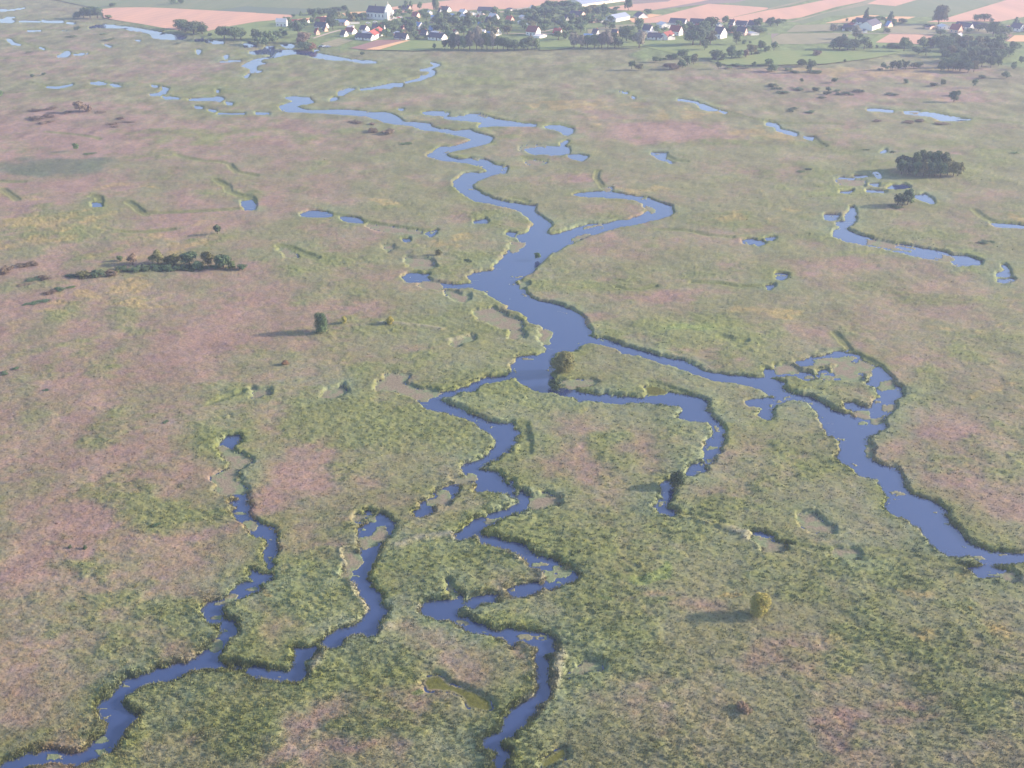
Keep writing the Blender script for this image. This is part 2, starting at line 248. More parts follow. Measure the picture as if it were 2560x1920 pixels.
W(0, 200, "1405,138 1450,143 1545,155 1540,163 1440,159", "1635,162 1700,155 1840,153 1870,143 1905,148 1925,160 1895,180 1870,172 1720,174 1640,172", "1955,190 2003,196 1995,214 1970,210", "1680,224 1745,233 1740,243 1700,240", "1800,252 1870,263 1850,272 1810,262", "1885,283 2110,288 2110,293 1890,292", "1870,85 1888,88 1885,105 1872,102", "2095,1048 2165,1043 2198,1080 2192,1107 2125,1112 2100,1075", "410,55 480,62 620,36 628,41 500,68 400,64", "805,1060 860,1070 860,1085 812,1080")
DITCH += [(0, 200, "770,5 915,20 1050,48", .9), (0, 200, "1310,38 1370,50 1455,68", 1.0), (0, 200, "1400,130 1550,155 1640,158", 1.0), (640, 200, "640,1160 750,1180 930,1225 1100,1260 1450,1310 1550,1305", 1.2), (0, 200, "1240,1160 1500,1150 1900,1130 2100,1120", 1.0), (640, 0, "1550,560 1540,550 1500,540", 1.0), (0, 200, "0,120 300,100 640,80 900,60", .8)]

# fringes of taller pale reed along the creeks
RIDGE = [(1920, 1080, "-200,930 150,990 400,1045 640,1075 1000,1062 1400,1130 1760,1215 2000,1260 2212,1300", .8), (640, 1440, "760,-200 850,60 900,150 950,240 1010,300", 1.0),
 (640, 1440, "20,870 100,895 200,910 340,905 440,860 520,780 560,660 640,615 760,525 860,498 1020,490 1150,460", .5), (640, 1440, "1440,290 1600,350 1750,400 1900,470 2060,495 2212,575", .9),
 (1280, 1440, "0,520 100,570 190,640 195,700 215,800 235,930 225,1020 100,1110", .5), (640, 1080, "1240,1000 1400,930 1600,905 1760,908 1900,890 1960,935 2050,975 2212,1035", .8),
 (1280, 1080, "0,1020 100,1110 200,1180 275,1210 285,1280 220,1355 100,1405 0,1425", .9), (1280, 1080, "1330,698 1420,700 1500,745 1640,775 1900,850 2050,900 2212,1000", .8),
 (0, 1440, "-50,1690 150,1650 330,1600 560,1600 760,1572 900,1540 960,1480 1050,1380 1150,1260", .5), (1920, 1080, "1560,1060 1750,1070 1900,1115 2212,1115", .7), (640, 640, "1070,595 1250,600 1450,620 1600,640", .5),
 (1280, 1440, "370,640 420,700 380,850 340,980 300,1060 150,1200", .7), (640, 640, "1650,740 1860,695", .6), (0, 1440, "1100,1000 1250,930 1450,860 1700,800", .6), (1280, 640, "500,740 640,745 860,760", .6)]

W(0, 1440, "1850,745 1980,768 2100,793 2230,813 2230,824 2090,806 1960,782 1850,762")
W(640, 1440, "-10,812 30,832 90,852 70,866 -10,836")
W(1280, 640, "-30,1014 20,1000 20,1022 -30,1036")


# ------------------------------------------------------------------ materials
def new_mat(name, rough=0.9, spec=0.2):
    m = bpy.data.materials.new(name)
    m.use_nodes = True
    b = m.node_tree.nodes['Principled BSDF']
    b.inputs['Roughness'].default_value = rough
    b.inputs['Specular IOR Level'].default_value = spec
    return m, m.node_tree, b

def simple_mat(name, col, rough=0.8, var=0.12, scale=0.6, spec=0.2, metal=0.0):
    m, nt, b = new_mat(name, rough, spec)
    b.inputs['Metallic'].default_value = metal
    tc = nt.nodes.new('ShaderNodeTexCoord')
    n = nt.nodes.new('ShaderNodeTexNoise'); n.inputs['Scale'].default_value = scale; n.inputs['Detail'].default_value = 5
    mp = nt.nodes.new('ShaderNodeMapRange'); mp.inputs['To Min'].default_value = 1 - var; mp.inputs['To Max'].default_value = 1 + var
    mx = nt.nodes.new('ShaderNodeVectorMath'); mx.operation = 'SCALE'; mx.inputs[0].default_value = col[:3]
    nt.links.new(tc.outputs['Object'], n.inputs['Vector']); nt.links.new(n.outputs['Fac'], mp.inputs['Value'])
    nt.links.new(mp.outputs[0], mx.inputs['Scale']); nt.links.new(mx.outputs[0], b.inputs['Base Color'])
    return m

def struct(o, name=None):
    o['kind'] = 'structure'
    return o

def mesh_np(name, verts, faces_flat, nper, mat, smooth=False, cols=None):
    me = bpy.data.meshes.new(name)
    n = len(verts); nf = len(faces_flat) // nper
    me.vertices.add(n); me.vertices.foreach_set('co', np.asarray(verts, np.float32).ravel())
    me.loops.add(nf * nper); me.loops.foreach_set('vertex_index', np.asarray(faces_flat, np.int32))
    me.polygons.add(nf)
    me.polygons.foreach_set('loop_start', np.arange(0, nf * nper, nper, dtype=np.int32))
    try:
        me.polygons.foreach_set('loop_total', np.full(nf, nper, dtype=np.int32))
    except Exception:
        pass
    if smooth:
        me.polygons.foreach_set('use_smooth', np.ones(nf, dtype=bool))
    if cols is not None:
        a = me.color_attributes.new('tint', 'FLOAT_COLOR', 'POINT')
        c = np.ones((n, 4), np.float32); c[:, :3] = cols
        a.data.foreach_set('color', c.ravel())
    me.update(calc_edges=True)
    me.materials.append(mat)
    o = bpy.data.objects.new(name, me)
    COL.objects.link(o)
    return o

# ------------------------------------------------------------------ land cover: what grows where (traced patches, wandering edges)
# (u, v, half width, half height, strength) in photo pixels of the survey picture
PINK = [(300,900,520,330,.72),(200,1400,360,220,.7),(450,450,560,190,.62),(2280,960,330,300,.5),(1600,620,420,180,.24),(1000,480,380,160,.26),(2000,330,400,110,.26),(1500,330,500,90,.3),(150,1750,200,120,.5),(2280,1850,200,60,.2),(150,350,340,100,1),(520,330,260,70,.8),(740,370,190,60,.9),(120,470,250,60,1),(420,560,320,60,.65),(330,880,380,120,.95),(560,730,250,60,.7),
 (140,1120,260,110,.9),(380,1010,280,90,.8),(230,1340,260,120,1.1),(60,1470,150,80,.8),(60,1860,60,40,.9),(820,800,150,40,.7),(780,1190,100,40,1.1),(690,1270,120,60,.8),(760,1320,130,50,.8),
 (700,1400,70,50,1),(650,1490,70,90,.9),(620,1590,90,60,.7),(560,1690,110,35,.8),(1080,1650,150,40,1),(1180,1720,120,50,1),(950,1690,90,25,.9),(1030,1800,90,25,.7),(820,1840,90,50,.9),(930,1900,90,30,.8),(1250,1880,60,60,.7),
 (1450,1100,120,50,.5),(1420,1172,120,35,.9),(1460,1195,70,25,.9),(1650,1160,50,60,.5),(1860,1130,80,60,.6),(1780,1240,130,50,.4),(2350,1060,200,80,.9),(2180,900,240,80,.7),(2430,1250,150,90,.8),(2280,1160,120,40,.6),
 (1680,335,170,30,1.1),(1420,440,90,20,.7),(1540,540,110,22,.7),(1480,590,160,40,.8),(1850,600,200,40,.5),(1700,745,220,16,.9),(1500,825,75,22,1.1),(1950,690,300,50,.5),(2250,790,200,60,.6),(1700,870,90,20,.8),
 (2100,190,350,22,.8),(2350,230,200,20,.7),(2050,250,220,30,.7),(1900,430,200,50,.4),(2380,530,200,60,.4),(1760,1490,90,50,.8),(1620,1440,80,25,.7),(2130,1800,130,40,.8),(2350,1760,80,30,.6),(2050,1580,110,50,.5),(2380,1840,70,20,.5),
 (1400,1700,40,90,.7),(1370,1640,40,30,.9),(1000,250,150,18,.5),(900,260,60,12,.5),(640,130,120,12,.4),(160,140,220,30,.5),(100,90,200,20,.4),(350,180,300,30,.5),(1000,460,150,60,.5),(880,580,200,40,.6),(1150,550,200,40,.55),(1100,880,70,20,.6),(1310,310,90,12,.6),(1340,890,100,15,.5),(1980,1180,60,40,.6)]
GREEN = [(900,1080,300,90,1.1),(620,1100,150,60,.6),(400,1270,200,60,.9),(520,1400,90,60,.8),(460,1590,130,70,1.1),(300,1760,120,100,.9),(840,1470,120,110,1),(770,1740,220,70,1.1),(1000,1850,160,60,.6),(1220,1620,90,60,1),
 (1000,960,230,70,.7),(1100,800,220,50,.8),(1180,1010,160,60,.9),(1300,970,170,50,.9),(1700,840,200,35,1.1),(1560,1140,60,50,1.2),(2030,960,140,30,1.1),(2040,1000,120,40,.9),(1980,1180,50,80,.7),(1750,1290,200,40,.9),(1450,1350,260,110,.8),
 (1110,1380,150,60,1),(1130,1480,120,60,.8),(1550,1630,170,140,1),(1550,1490,250,60,.9),(1900,1420,200,60,.5),(2200,1450,300,50,.8),(2250,1590,250,80,.6),(1450,1900,200,60,.6),(2420,1800,180,120,.5),(1400,980,220,40,.5),(1950,1100,90,40,.7),
 (150,590,170,40,.8),(230,650,120,25,.7),(500,590,120,20,.7),(550,350,200,20,.7),(600,470,150,25,.5),(1000,190,300,30,.8),(500,230,150,25,.7),(700,140,150,20,.8),(1160,330,160,30,.6),(1280,560,120,40,.6),(1500,700,180,30,.5),(1800,560,300,20,.5),(1950,360,200,22,.5),
 (2080,470,150,50,.8),(2400,400,200,70,.6),(2150,600,200,30,.7),(2340,640,150,20,.7),(930,340,80,20,.5),(870,660,150,25,.6),(1100,650,120,40,.9),(1750,1060,60,80,.6),(300,1530,110,40,.6),(200,1470,60,30,.6),(1330,1130,60,80,.5),(2300,1000,80,60,.5),(2450,900,120,50,.5),(1500,160,300,12,.5)]
YELL = [(150,560,170,26,.8),(60,600,110,22,.7),(420,600,120,14,.7),(290,470,70,9,1),(480,565,60,12,.8),(330,640,150,14,.7),(470,620,90,12,.8),(270,760,150,14,1.1),(350,728,80,14,1.1),(100,800,120,18,.7),(960,505,60,8,.7),(1060,300,60,8,.4),
 (1420,265,110,12,.9),(1600,262,60,8,.7),(1740,285,110,12,.9),(1520,305,60,8,.6),(1880,335,80,18,1),(1970,352,60,10,.6),(1640,480,90,10,.8),(1830,555,110,14,.7),(1960,805,60,16,1.2),(2010,785,50,12,.9),(1870,800,60,16,.6),(2350,845,70,10,.9),(2450,845,60,8,.7),(2500,970,60,12,.7),
 (2340,1475,60,14,.7),(2200,1500,60,14,.6),(2430,1550,70,22,.6),(2090,1590,80,30,.5),(2010,540,60,10,.7),(2540,550,30,10,.9),(2160,180,260,12,.9),(2250,190,120,8,.9),(2330,245,60,6,.8),(715,1470,30,20,1),(1850,1442,30,6,1.4),(790,1270,60,16,.6),(1060,860,20,10,.5),(560,1560,20,30,.3),(30,480,50,20,.6),(1790,1120,20,20,.4),(1140,605,50,8,.6),(2350,300,60,8,.5),(2080,330,60,8,.5),(1560,1235,40,10,.5)]
BRIGHT = [(1555,1365,45,14,1.3),(1950,1180,40,50,.5),(1440,1435,60,14,.7),(2080,480,60,10,.5),(1740,835,60,12,.8),(560,1290,20,10,.5),(2020,930,60,14,.9),(1000,1440,90,12,.6),(2420,660,120,9,.9),(2100,650,90,8,.6),(1460,830,30,5,.3),(1010,1800,30,9,.8)]
DARKG = [(130,415,150,22,1.3),(1900,1340,110,16,.5),(2450,1350,120,50,.3),(1430,470,60,10,.4),(250,300,120,10,.4)]

# higher, drier farmland behind the marsh
UPL = [P(0, 0, "380,-60 560,0 800,60 870,92 895,155 1000,183 1110,205 1220,235 1330,258 1440,280 1530,296 1640,315 1900,352 2100,372 2212,385"),
       P(640, 0, "0,385 60,395 200,372 340,372 510,395 560,430 810,445 1500,440"),
       P(1280, 0, "-40,438 300,432 700,425 1050,418 1150,430 1000,480 1140,535 1320,500 1480,520 1680,520 1760,560 2000,575"),
       P(1920, 0, "0,560 500,552 700,530 900,500 1200,470 1500,520 2100,580 2212,600 2400,600 2400,-90")]
UPLAND = [p for q in UPL for p in q] + [(60, -30)]

def poly_ground(poly, z=0.0):
    return [at(u, v, z) for u, v in poly]

def inside(px, py, X, Y):
    res = np.zeros(X.shape, bool)
    n = len(px)
    for i in range(n):
        x1, y1, x2, y2 = px[i], py[i], px[(i + 1) % n], py[(i + 1) % n]
        if y1 == y2:
            continue
        c = (y1 > Y) != (y2 > Y)
        res ^= c & (X < (x2 - x1) * (Y - y1) / (y2 - y1) + x1)
    return res

def cover(X, Y):
    """four weights + upland weight for ground points"""
    U, V = to_px(X, Y)
    sc = np.clip(np.sqrt(X * X + Y * Y), 80, 2500) / 300.0
    wx = (fbm(X / 26, Y / 26, 5, 4) - .5); wy = (fbm(X / 26, Y / 26, 9, 4) - .5)
    kx = ppm(np.clip(V, -60, 3000))
    ky = kx * kx * CAM_H / FPX
    U2 = U + wx * 34 * kx; V2 = V + wy * 34 * ky
    def acc(lst):
        s = np.zeros_like(U)
        for (u, v, ru, rv, w) in lst:
            d = ((U2 - u) / ru) ** 2 + ((V2 - v) / rv) ** 2
            m = d < 3.2
            s[m] = np.maximum(s[m], w * (1 - sstep(.25, 1.75, np.sqrt(d[m]) )))
        return s
    base = fbm(X / 45, Y / 45, 3, 5)
    base2 = fbm(X / 12, Y / 12, 21, 4)
    mott = (base2 - .5) * 2.6 + (base - .5) * 1.8
    fine = fbm(X / 3.2, Y / 2.4, 23, 4) - .5
    pk = sstep(.1, 1.25, acc(PINK) + mott * .5 + fine * .5 + .12)
    gr = sstep(.15, 1.15, acc(GREEN) + (fbm(X / 14, Y / 14, 77, 5) - .5) * 2.0 - fine * .7 + .10)
    ye = sstep(.3, .8, acc(YELL) + (fbm(X / 7, Y / 7, 44, 3) - .5) * 1.5 - .12)
    br = sstep(.3, .9, acc(BRIGHT) + (base2 - .5) * .8)
    dk = sstep(.3, .9, acc(DARKG) + (base - .5) * .5)
    return pk, gr, ye, br, dk

# base colours of the plants
C_GREY = np.array([.182, .184, .100]); C_PINK = np.array([.246, .174, .140]); C_GREEN = np.array([.158, .184, .070])
C_REED = np.array([.165, .200, .110]); C_YELL = np.array([.310, .245, .105]); C_BRIGHT = np.array([.19, .24, .075]); C_DARK = np.array([.10, .13, .085])
C_MAT = np.array([.225, .192, .138]); C_MOSS = np.array([.105, .110, .030]); C_MEADOW = np.array([.15, .20, .075]); C_MUD = np.array([.05, .045, .035])

def mix(a, b, t):
    return a * (1 - t[..., None]) + b * t[..., None]

# ------------------------------------------------------------------ the survey grid: rays from below the camera x distances
tx = np.concatenate([np.linspace(-1.1, -.74, 40)[:-1], np.arange(-.74, .7401, .00092), np.linspace(.74, 1.1, 40)[1:]])
vs = np.arange(2160, -24, -2.2)
ys = np.array([v_to_y(v) for v in vs])
ys = np.concatenate([[5, 40, 80], ys[ys > 95], np.geomspace(ys[-1] * 1.03, 9000, 24)])
NX, NY = len(tx), len(ys)
GX = tx[None, :] * ys[:, None]
GY = np.repeat(ys[:, None], NX, 1)

def sdf_grid(polys, margin):
    out = np.full((NY, NX), 60.0)
    for poly in polys:
        g = poly_ground(poly)
        px = np.array([p[0] for p in g]); py = np.array([p[1] for p in g])
        j0 = max(np.searchsorted(ys, py.min() - 1) - 1, 0); j1 = np.searchsorted(ys, py.max() + 1) + 1
        t = px / py
        i0 = max(np.searchsorted(tx, t.min() - .003) - 1, 0); i1 = np.searchsorted(tx, t.max() + .003) + 1
        dist = {}
        loc = np.full((NY, NX), np.inf) if False else None
        ins = inside(px, py, GX[j0:j1, i0:i1], GY[j0:j1, i0:i1])
        insf = np.zeros((NY, NX), bool); insf[j0:j1, i0:i1] = ins
        n = len(px)
        # distance window
        J0 = max(np.searchsorted(ys, py.min() - margin) - 1, 0); J1 = min(np.searchsorted(ys, py.max() + margin) + 1, NY)
        ymin = max(py.min() - margin, 50)
        tt = margin / ymin
        I0 = max(np.searchsorted(tx, t.min() - tt - .02) - 1, 0); I1 = min(np.searchsorted(tx, t.max() + tt + .02) + 1, NX)
        d2 = np.full((J1 - J0, I1 - I0), margin ** 2 * 1.0)
        for i in range(n):
            x1, y1, x2, y2 = px[i], py[i], px[(i + 1) % n], py[(i + 1) % n]
            a0 = max(np.searchsorted(ys, min(y1, y2) - margin), J0); a1 = min(np.searchsorted(ys, max(y1, y2) + margin) + 1, J1)
            yy0 = max(min(y1, y2) - margin, 50)
            c = [(x - s * margin) / yq for x in (x1, x2) for s in (-1, 1) for yq in (yy0, max(y1, y2) + margin)]
            b0 = max(np.searchsorted(tx, min(c)), I0); b1 = min(np.searchsorted(tx, max(c)) + 1, I1)
            if a1 <= a0 or b1 <= b0:
                continue
            X = GX[a0:a1, b0:b1]; Y = GY[a0:a1, b0:b1]
            ex, ey = x2 - x1, y2 - y1
            L = ex * ex + ey * ey + 1e-9
            h = np.clip(((X - x1) * ex + (Y - y1) * ey) / L, 0, 1)
            dd = (X - x1 - h * ex) ** 2 + (Y - y1 - h * ey) ** 2
            w = d2[a0 - J0:a1 - J0, b0 - I0:b1 - I0]
            np.minimum(w, dd, out=w)
        d = np.sqrt(d2)
        sgn = np.where(insf[J0:J1, I0:I1], -d, d)
        w = out[J0:J1, I0:I1]
        np.minimum(w, sgn, out=w)
    return out

def hull_shift(sd, heights):
    """a plant of height h standing in front of the water would hide it: so open it where the photo shows water"""
    res = sd.copy()
    jj = np.arange(NY)
    for t in heights:
        t = t * (.62 + .38 * (1 - sstep(350, 700, ys)))
        q = ys * CAM_H / (CAM_H - t)
        f = np.interp(q, ys, jj)
        a = np.floor(f).astype(int); b = np.minimum(a + 1, NY - 1); w = (f - a)[:, None]
        res = np.minimum(res, sd[a] * (1 - w) + sd[b] * w)
    return res

def dilate_line(pts, hw):
    return pts

sd_w = hull_shift(sdf_grid(WATER, 14.0), (.3, .6, .9))
sd_m = hull_shift(sdf_grid(MATS, 5.0), (.4, .8, 1.2))
sd_h = sdf_grid(HOLL, 4.0)
def line_sdf(lines):
    out = np.full((NY, NX), 30.0)
    for (ox, oy, s, hw) in lines:
        g = poly_ground(P(ox, oy, s))
        for (x1, y1), (x2, y2) in zip(g[:-1], g[1:]):
            m = 6.0
            a0 = np.searchsorted(ys, min(y1, y2) - m); a1 = np.searchsorted(ys, max(y1, y2) + m) + 1
            yy0 = max(min(y1, y2) - m, 50)
            c = [(x - s2 * m) / yq for x in (x1, x2) for s2 in (-1, 1) for yq in (yy0, max(y1, y2) + m)]
            b0 = np.searchsorted(tx, min(c)); b1 = np.searchsorted(tx, max(c)) + 1
            X = GX[a0:a1, b0:b1]; Y = GY[a0:a1, b0:b1]
            ex, ey = x2 - x1, y2 - y1
            h = np.clip(((X - x1) * ex + (Y - y1) * ey) / (ex * ex + ey * ey + 1e-9), 0, 1)
            dd = np.hypot(X - x1 - h * ex, Y - y1 - h * ey) - hw
            out[a0:a1, b0:b1] = np.minimum(out[a0:a1, b0:b1], dd)
    return out
sd_d = line_sdf(DITCH)

up_px = poly_ground([(u, v) for u, v in UPLAND if v > -25] )
uu, vv = to_px(GX, GY)
upm = inside(np.array([p[0] for p in UPLAND]), np.array([p[1] for p in UPLAND]), uu, vv).astype(float)
upm[(GY > v_to_y(0)) & (uu > 300)] = 1.0
# soften the edge of the upland a little along the distance
k5 = np.array([1, 2, 3, 2, 1.]) / 9
upm = np.apply_along_axis(lambda c: np.convolve(np.pad(c, 2, 'edge'), k5, 'valid'), 0, upm)

near = 1 - sstep(350, 700, GY)
edge_n = (fbm(GX / 3.1, GY / 3.1, 100, 4) - .5) * near + (fbm(GX / 9.0, GY / 22.0, 101, 3) - .5) * (1 - near) * .8
sdw = sd_w + edge_n * (1.0 + 1.4 * near)
sdm = sd_m + edge_n * (1.4 + 1.6 * near)
sdh = sd_h + edge_n * .8
# scraps of floating weed along some banks
scrap = (fbm(GX / 5.0, GY / 2.2, 300, 4) + .35 * (fbm(GX / 30, GY / 30, 301, 2) - .5))
scr = (sdw < 0) & (sdw > -2.2) & (scrap > .72)

pk, gr, ye, br, dk = cover(GX, GY)
big = fbm(GX / 9.0, GY / 9.0, 50, 3)
RX, RY = GX * .97 - GY * .24, GX * .24 + GY * .97      # clumps lie over, combed by the wind
hum = fbm(RX / 2.0, RY / .95, 60, 3)
hum2 = fbm(RX / .9, RY / .5, 61, 2)
bank = np.exp(-np.clip(sdw, 0, 50) / 2.2)
rim = np.minimum(np.minimum(sdw, sdm), sdh)
sd_r = line_sdf(RIDGE)
ridge = (1 - sstep(-.5, 1.3, sd_r + edge_n)) * (rim > .1)
tall = (.62 + .22 * bank + .2 * gr - .1 * pk + .35 * ridge) * (.65 + .35 * near)
rough = .42 + .32 * gr - .15 * pk + .25 * ye
rough = rough * (1 - upm)
zl = tall + (big - .5) * .5 * (1 - .8 * upm) + (hum - .5) * .72 * rough * (.45 + .55 * near) + (hum2 - .5) * .32 * rough * near
zl = zl * (1 - upm) + upm * 1.0
rise = sstep(-.35 * near - 1.1 * (1 - near), 2.0 - .2 * near, rim + (hum - .5) * .8 * near)
Z = -.6 + (zl + .6) * rise
mat_on = (sdm < .15 + .5 * near) & (sdw > -3.5) | scr
Z = np.where(mat_on, np.maximum(np.where(sdm < 1.1, .035, .03) + (hum2 - .5) * .05, 0.012), Z)
Z = np.where((sdh < .6) , np.maximum(Z, .05 + .1 * hum), Z)
Z = np.where(Z > .3, np.maximum(Z - .5 * (1 - sstep(-.6, .7, sd_d + edge_n)), .15), Z)
far_keep = GY > 1600
Z = np.where(far_keep, 1.0, Z)

c = np.broadcast_to(C_GREY, (NY, NX, 3)).copy()
c = mix(c, C_PINK, pk)
c = mix(c, C_GREEN, gr * .85)
c = mix(c, C_DARK, dk * .8)
c = mix(c, C_BRIGHT, br * .8)
reed = np.exp(-np.clip(np.minimum(sdw, sd_m + 2), 0, 60) / 7.0) * sstep(.25, .6, fbm(GX / 11, GY / 11, 81, 3))
c = mix(c, mix(np.broadcast_to(C_GREEN, c.shape), C_REED, sstep(.35, .6, fbm(GX / 16, GY / 16, 82, 3))), np.clip(reed * 1.15, 0, 1) * (1 - .7 * upm))
c = mix(c, C_YELL, ye * .6)
c = mix(c, np.array([.225, .220, .150]), ridge * .85)
c = mix(c, C_GREEN * .9, (1 - sstep(0, 2.5, sd_d)) * .75)
c = mix(c, C_MEADOW, upm * .9)
# single stands of plants differ from one another
c *= (0.84 + .32 * fbm(GX / 13, GY / 13, 95, 5))[..., None]
c *= (1 + (fbm(GX / 6, GY / 13, 96, 4) - .5) * .75 * (1 - near))[..., None]
c *= (0.86 + .28 * fbm(GX / 2.3, GY / 2.3, 90, 4))[..., None]
c *= 1 + (np.stack([fbm(GX / 1.1, GY / 1.1, 91, 2), fbm(GX / 1.1, GY / 1.1, 91, 2) * .6 + .2, fbm(GX / 1.3, GY / 1.3, 92, 2)], -1) - .5) * .34
matn = fbm(GX / 2.5, GY / 2.5, 93, 4)
c = np.where((mat_on)[..., None], mix(np.broadcast_to(C_MAT, c.shape), C_REED, np.clip(sstep(.48, .7, matn) * .8 + .5 * sstep(-.9, .1, sdm), 0, 1)) * (.85 + .3 * matn)[..., None], c)
c = np.where((sdh < .1)[..., None], C_MOSS * (.7 + .6 * matn)[..., None], c)
c_veg = c
c = np.where(((Z < -.05))[..., None], C_MUD, c)

gm, nt, b = new_mat('marsh_vegetation', .95, .05)
att = nt.nodes.new('ShaderNodeAttribute'); att.attribute_name = 'tint'
geo = nt.nodes.new('ShaderNodeNewGeometry')
n1 = nt.nodes.new('ShaderNodeTexNoise'); n1.inputs['Scale'].default_value = 1.6; n1.inputs['Detail'].default_value = 6; n1.inputs['Roughness'].default_value = .65
mr = nt.nodes.new('ShaderNodeMapRange'); mr.inputs['From Min'].default_value = .3; mr.inputs['From Max'].default_value = .7; mr.inputs['To Min'].default_value = .75; mr.inputs['To Max'].default_value = 1.27
sc_ = nt.nodes.new('ShaderNodeVectorMath'); sc_.operation = 'SCALE'
bp = nt.nodes.new('ShaderNodeBump'); bp.inputs['Strength'].default_value = .5; bp.inputs['Distance'].default_value = .35
nt.links.new(geo.outputs['Position'], n1.inputs['Vector']); nt.links.new(n1.outputs['Fac'], mr.inputs['Value'])
nt.links.new(att.outputs['Color'], sc_.inputs[0]); nt.links.new(mr.outputs[0], sc_.inputs['Scale'])
nt.links.new(sc_.outputs[0], b.inputs['Base Color']); nt.links.new(n1.outputs['Fac'], bp.inputs['Height']); nt.links.new(bp.outputs[0], b.inputs['Normal'])

ii = np.arange(NY * NX, dtype=np.int32).reshape(NY, NX)
F = np.stack([ii[:-1, :-1], ii[:-1, 1:], ii[1:, 1:], ii[1:, :-1]], -1).reshape(-1)
ground = mesh_np('ground', np.stack([GX, GY, Z], -1).reshape(-1, 3), F, 4, gm, True, c.reshape(-1, 3))
struct(ground); ground['label'] = 'flat marsh of green reeds and dry pinkish sedge cut by winding creeks'; ground['category'] = 'ground'

# ------------------------------------------------------------------ water
wm, nt, b = new_mat('river_water', .03, .5)
b.inputs['Base Color'].default_value = (.026, .046, .130, 1)
b.inputs['IOR'].default_value = 2.15
tc = nt.nodes.new('ShaderNodeNewGeometry')
n = nt.nodes.new('ShaderNodeTexNoise'); n.inputs['Scale'].default_value = .9; n.inputs['Detail'].default_value = 4
bp = nt.nodes.new('ShaderNodeBump'); bp.inputs['Strength'].default_value = .06; bp.inputs['Distance'].default_value = .05
nt.links.new(tc.outputs['Position'], n.inputs['Vector']); nt.links.new(n.outputs['Fac'], bp.inputs['Height']); nt.links.new(bp.outputs[0], b.inputs['Normal'])
wv = [(-1900, 60, 0), (1900, 60, 0), (1900, 1650, 0), (-1900, 1650, 0)]
water = mesh_np('river', np.array(wv, float), np.array([0, 1, 2, 3]), 4, wm)
struct(water); water['label'] = 'smooth blue river and side channels winding through the marsh'; water['category'] = 'river'

def ground_z(x, y):
    if y < ys[0] or y > ys[-1]:
        return 1.0
    j = min(max(np.searchsorted(ys, y), 0), NY - 1); i = min(max(np.searchsorted(tx, x / y), 0), NX - 1)
    return float(Z[j, i])

# ------------------------------------------------------------------ standing reed and sedge blades on the near land
def samp(arr, X, Y):
    j = np.clip(np.searchsorted(ys, Y), 0, NY - 1); i = np.clip(np.searchsorted(tx, X / Y), 0, NX - 1)
    return arr[j, i]
NT = 90000
yy = 1.0 / np.sqrt(rng.uniform(1 / 560.0 ** 2, 1 / 108.0 ** 2, NT))     # thinner with distance
xx = rng.uniform(-.80, .80, NT) * yy
keep = (samp(rim, xx, yy) > .35) & (samp(upm, xx, yy) < .5)
xx, yy = xx[keep], yy[keep]
NE = 420000
ye_ = 1.0 / np.sqrt(rng.uniform(1 / 620.0 ** 2, 1 / 108.0 ** 2, NE)); xe_ = rng.uniform(-.76, .76, NE) * ye_
re_ = np.where(samp(rim, xe_, ye_) < .3, -1, samp(sdw, xe_, ye_))
ke = (re_ > .05) & (re_ < 1.5) & (samp(upm, xe_, ye_) < .5)
print('edge reeds', ke.sum(), 'field', len(xx))
xx = np.concatenate([xx, xe_[ke]]); yy = np.concatenate([yy, ye_[ke]])
zz = samp(Z, xx, yy); gg = samp(gr, xx, yy); pp = samp(pk, xx, yy); bb = samp(bank, xx, yy); cc = samp(c_veg, xx, yy)
NB = 5
n_ = len(xx)
szf = np.clip((yy / 200.0), .8, 2.2) ** .6
hh = ((.22 + .26 * bb + .16 * gg - .05 * pp) * (1 - .85 * sstep(200, 340, yy)))[:, None] * rng.uniform(.6, 1.25, (n_, NB)) * szf[:, None]
an = rng.uniform(0, 2 * np.pi, (n_, NB)); rad = rng.uniform(.0, .45, (n_, NB)) * szf[:, None]
bx = xx[:, None] + np.cos(an) * rad; by = yy[:, None] + np.sin(an) * rad
lean = .35 * hh
tipx = bx + np.cos(an) * lean + .1; tipy = by + np.sin(an) * lean
w2 = rng.uniform(.08, .17, (n_, NB)) * szf[:, None]
fa = rng.uniform(0, np.pi, (n_, NB)); wx_, wy_ = np.cos(fa) * w2, np.sin(fa) * w2
z0 = np.repeat((zz - .15)[:, None], NB, 1)
V3 = np.stack([np.stack([bx - wx_, by - wy_, z0], -1), np.stack([bx + wx_, by + wy_, z0], -1), np.stack([tipx, tipy, z0 + .15 + hh], -1)], 2)
cb = np.repeat(cc[:, None, :], NB, 1) * rng.uniform(.95, 1.3, (n_, NB, 1))
cb = np.repeat(cb[:, :, None, :], 3, 2)
blm, nt, b = new_mat('reed_blades', .8, .1)
att = nt.nodes.new('ShaderNodeAttribute'); att.attribute_name = 'tint'
oi = nt.nodes.new('ShaderNodeTexNoise'); oi.inputs['Scale'].default_value = .4
mr = nt.nodes.new('ShaderNodeMapRange'); mr.inputs['To Min'].default_value = .8; mr.inputs['To Max'].default_value = 1.2
sc_ = nt.nodes.new('ShaderNodeVectorMath'); sc_.operation = 'SCALE'
nt.links.new(oi.outputs['Fac'], mr.inputs['Value']); nt.links.new(att.outputs['Color'], sc_.inputs[0]); nt.links.new(mr.outputs[0], sc_.inputs['Scale']); nt.links.new(sc_.outputs[0], b.inputs['Base Color'])
nv = n_ * NB * 3
reeds = mesh_np('reeds', V3.reshape(-1, 3), np.arange(nv, dtype=np.int32), 3, blm, False, cb.reshape(-1, 3))
reeds['kind'] = 'stuff'; reeds['label'] = 'standing reeds and sedge blades covering the near marsh'; reeds['category'] = 'reeds'


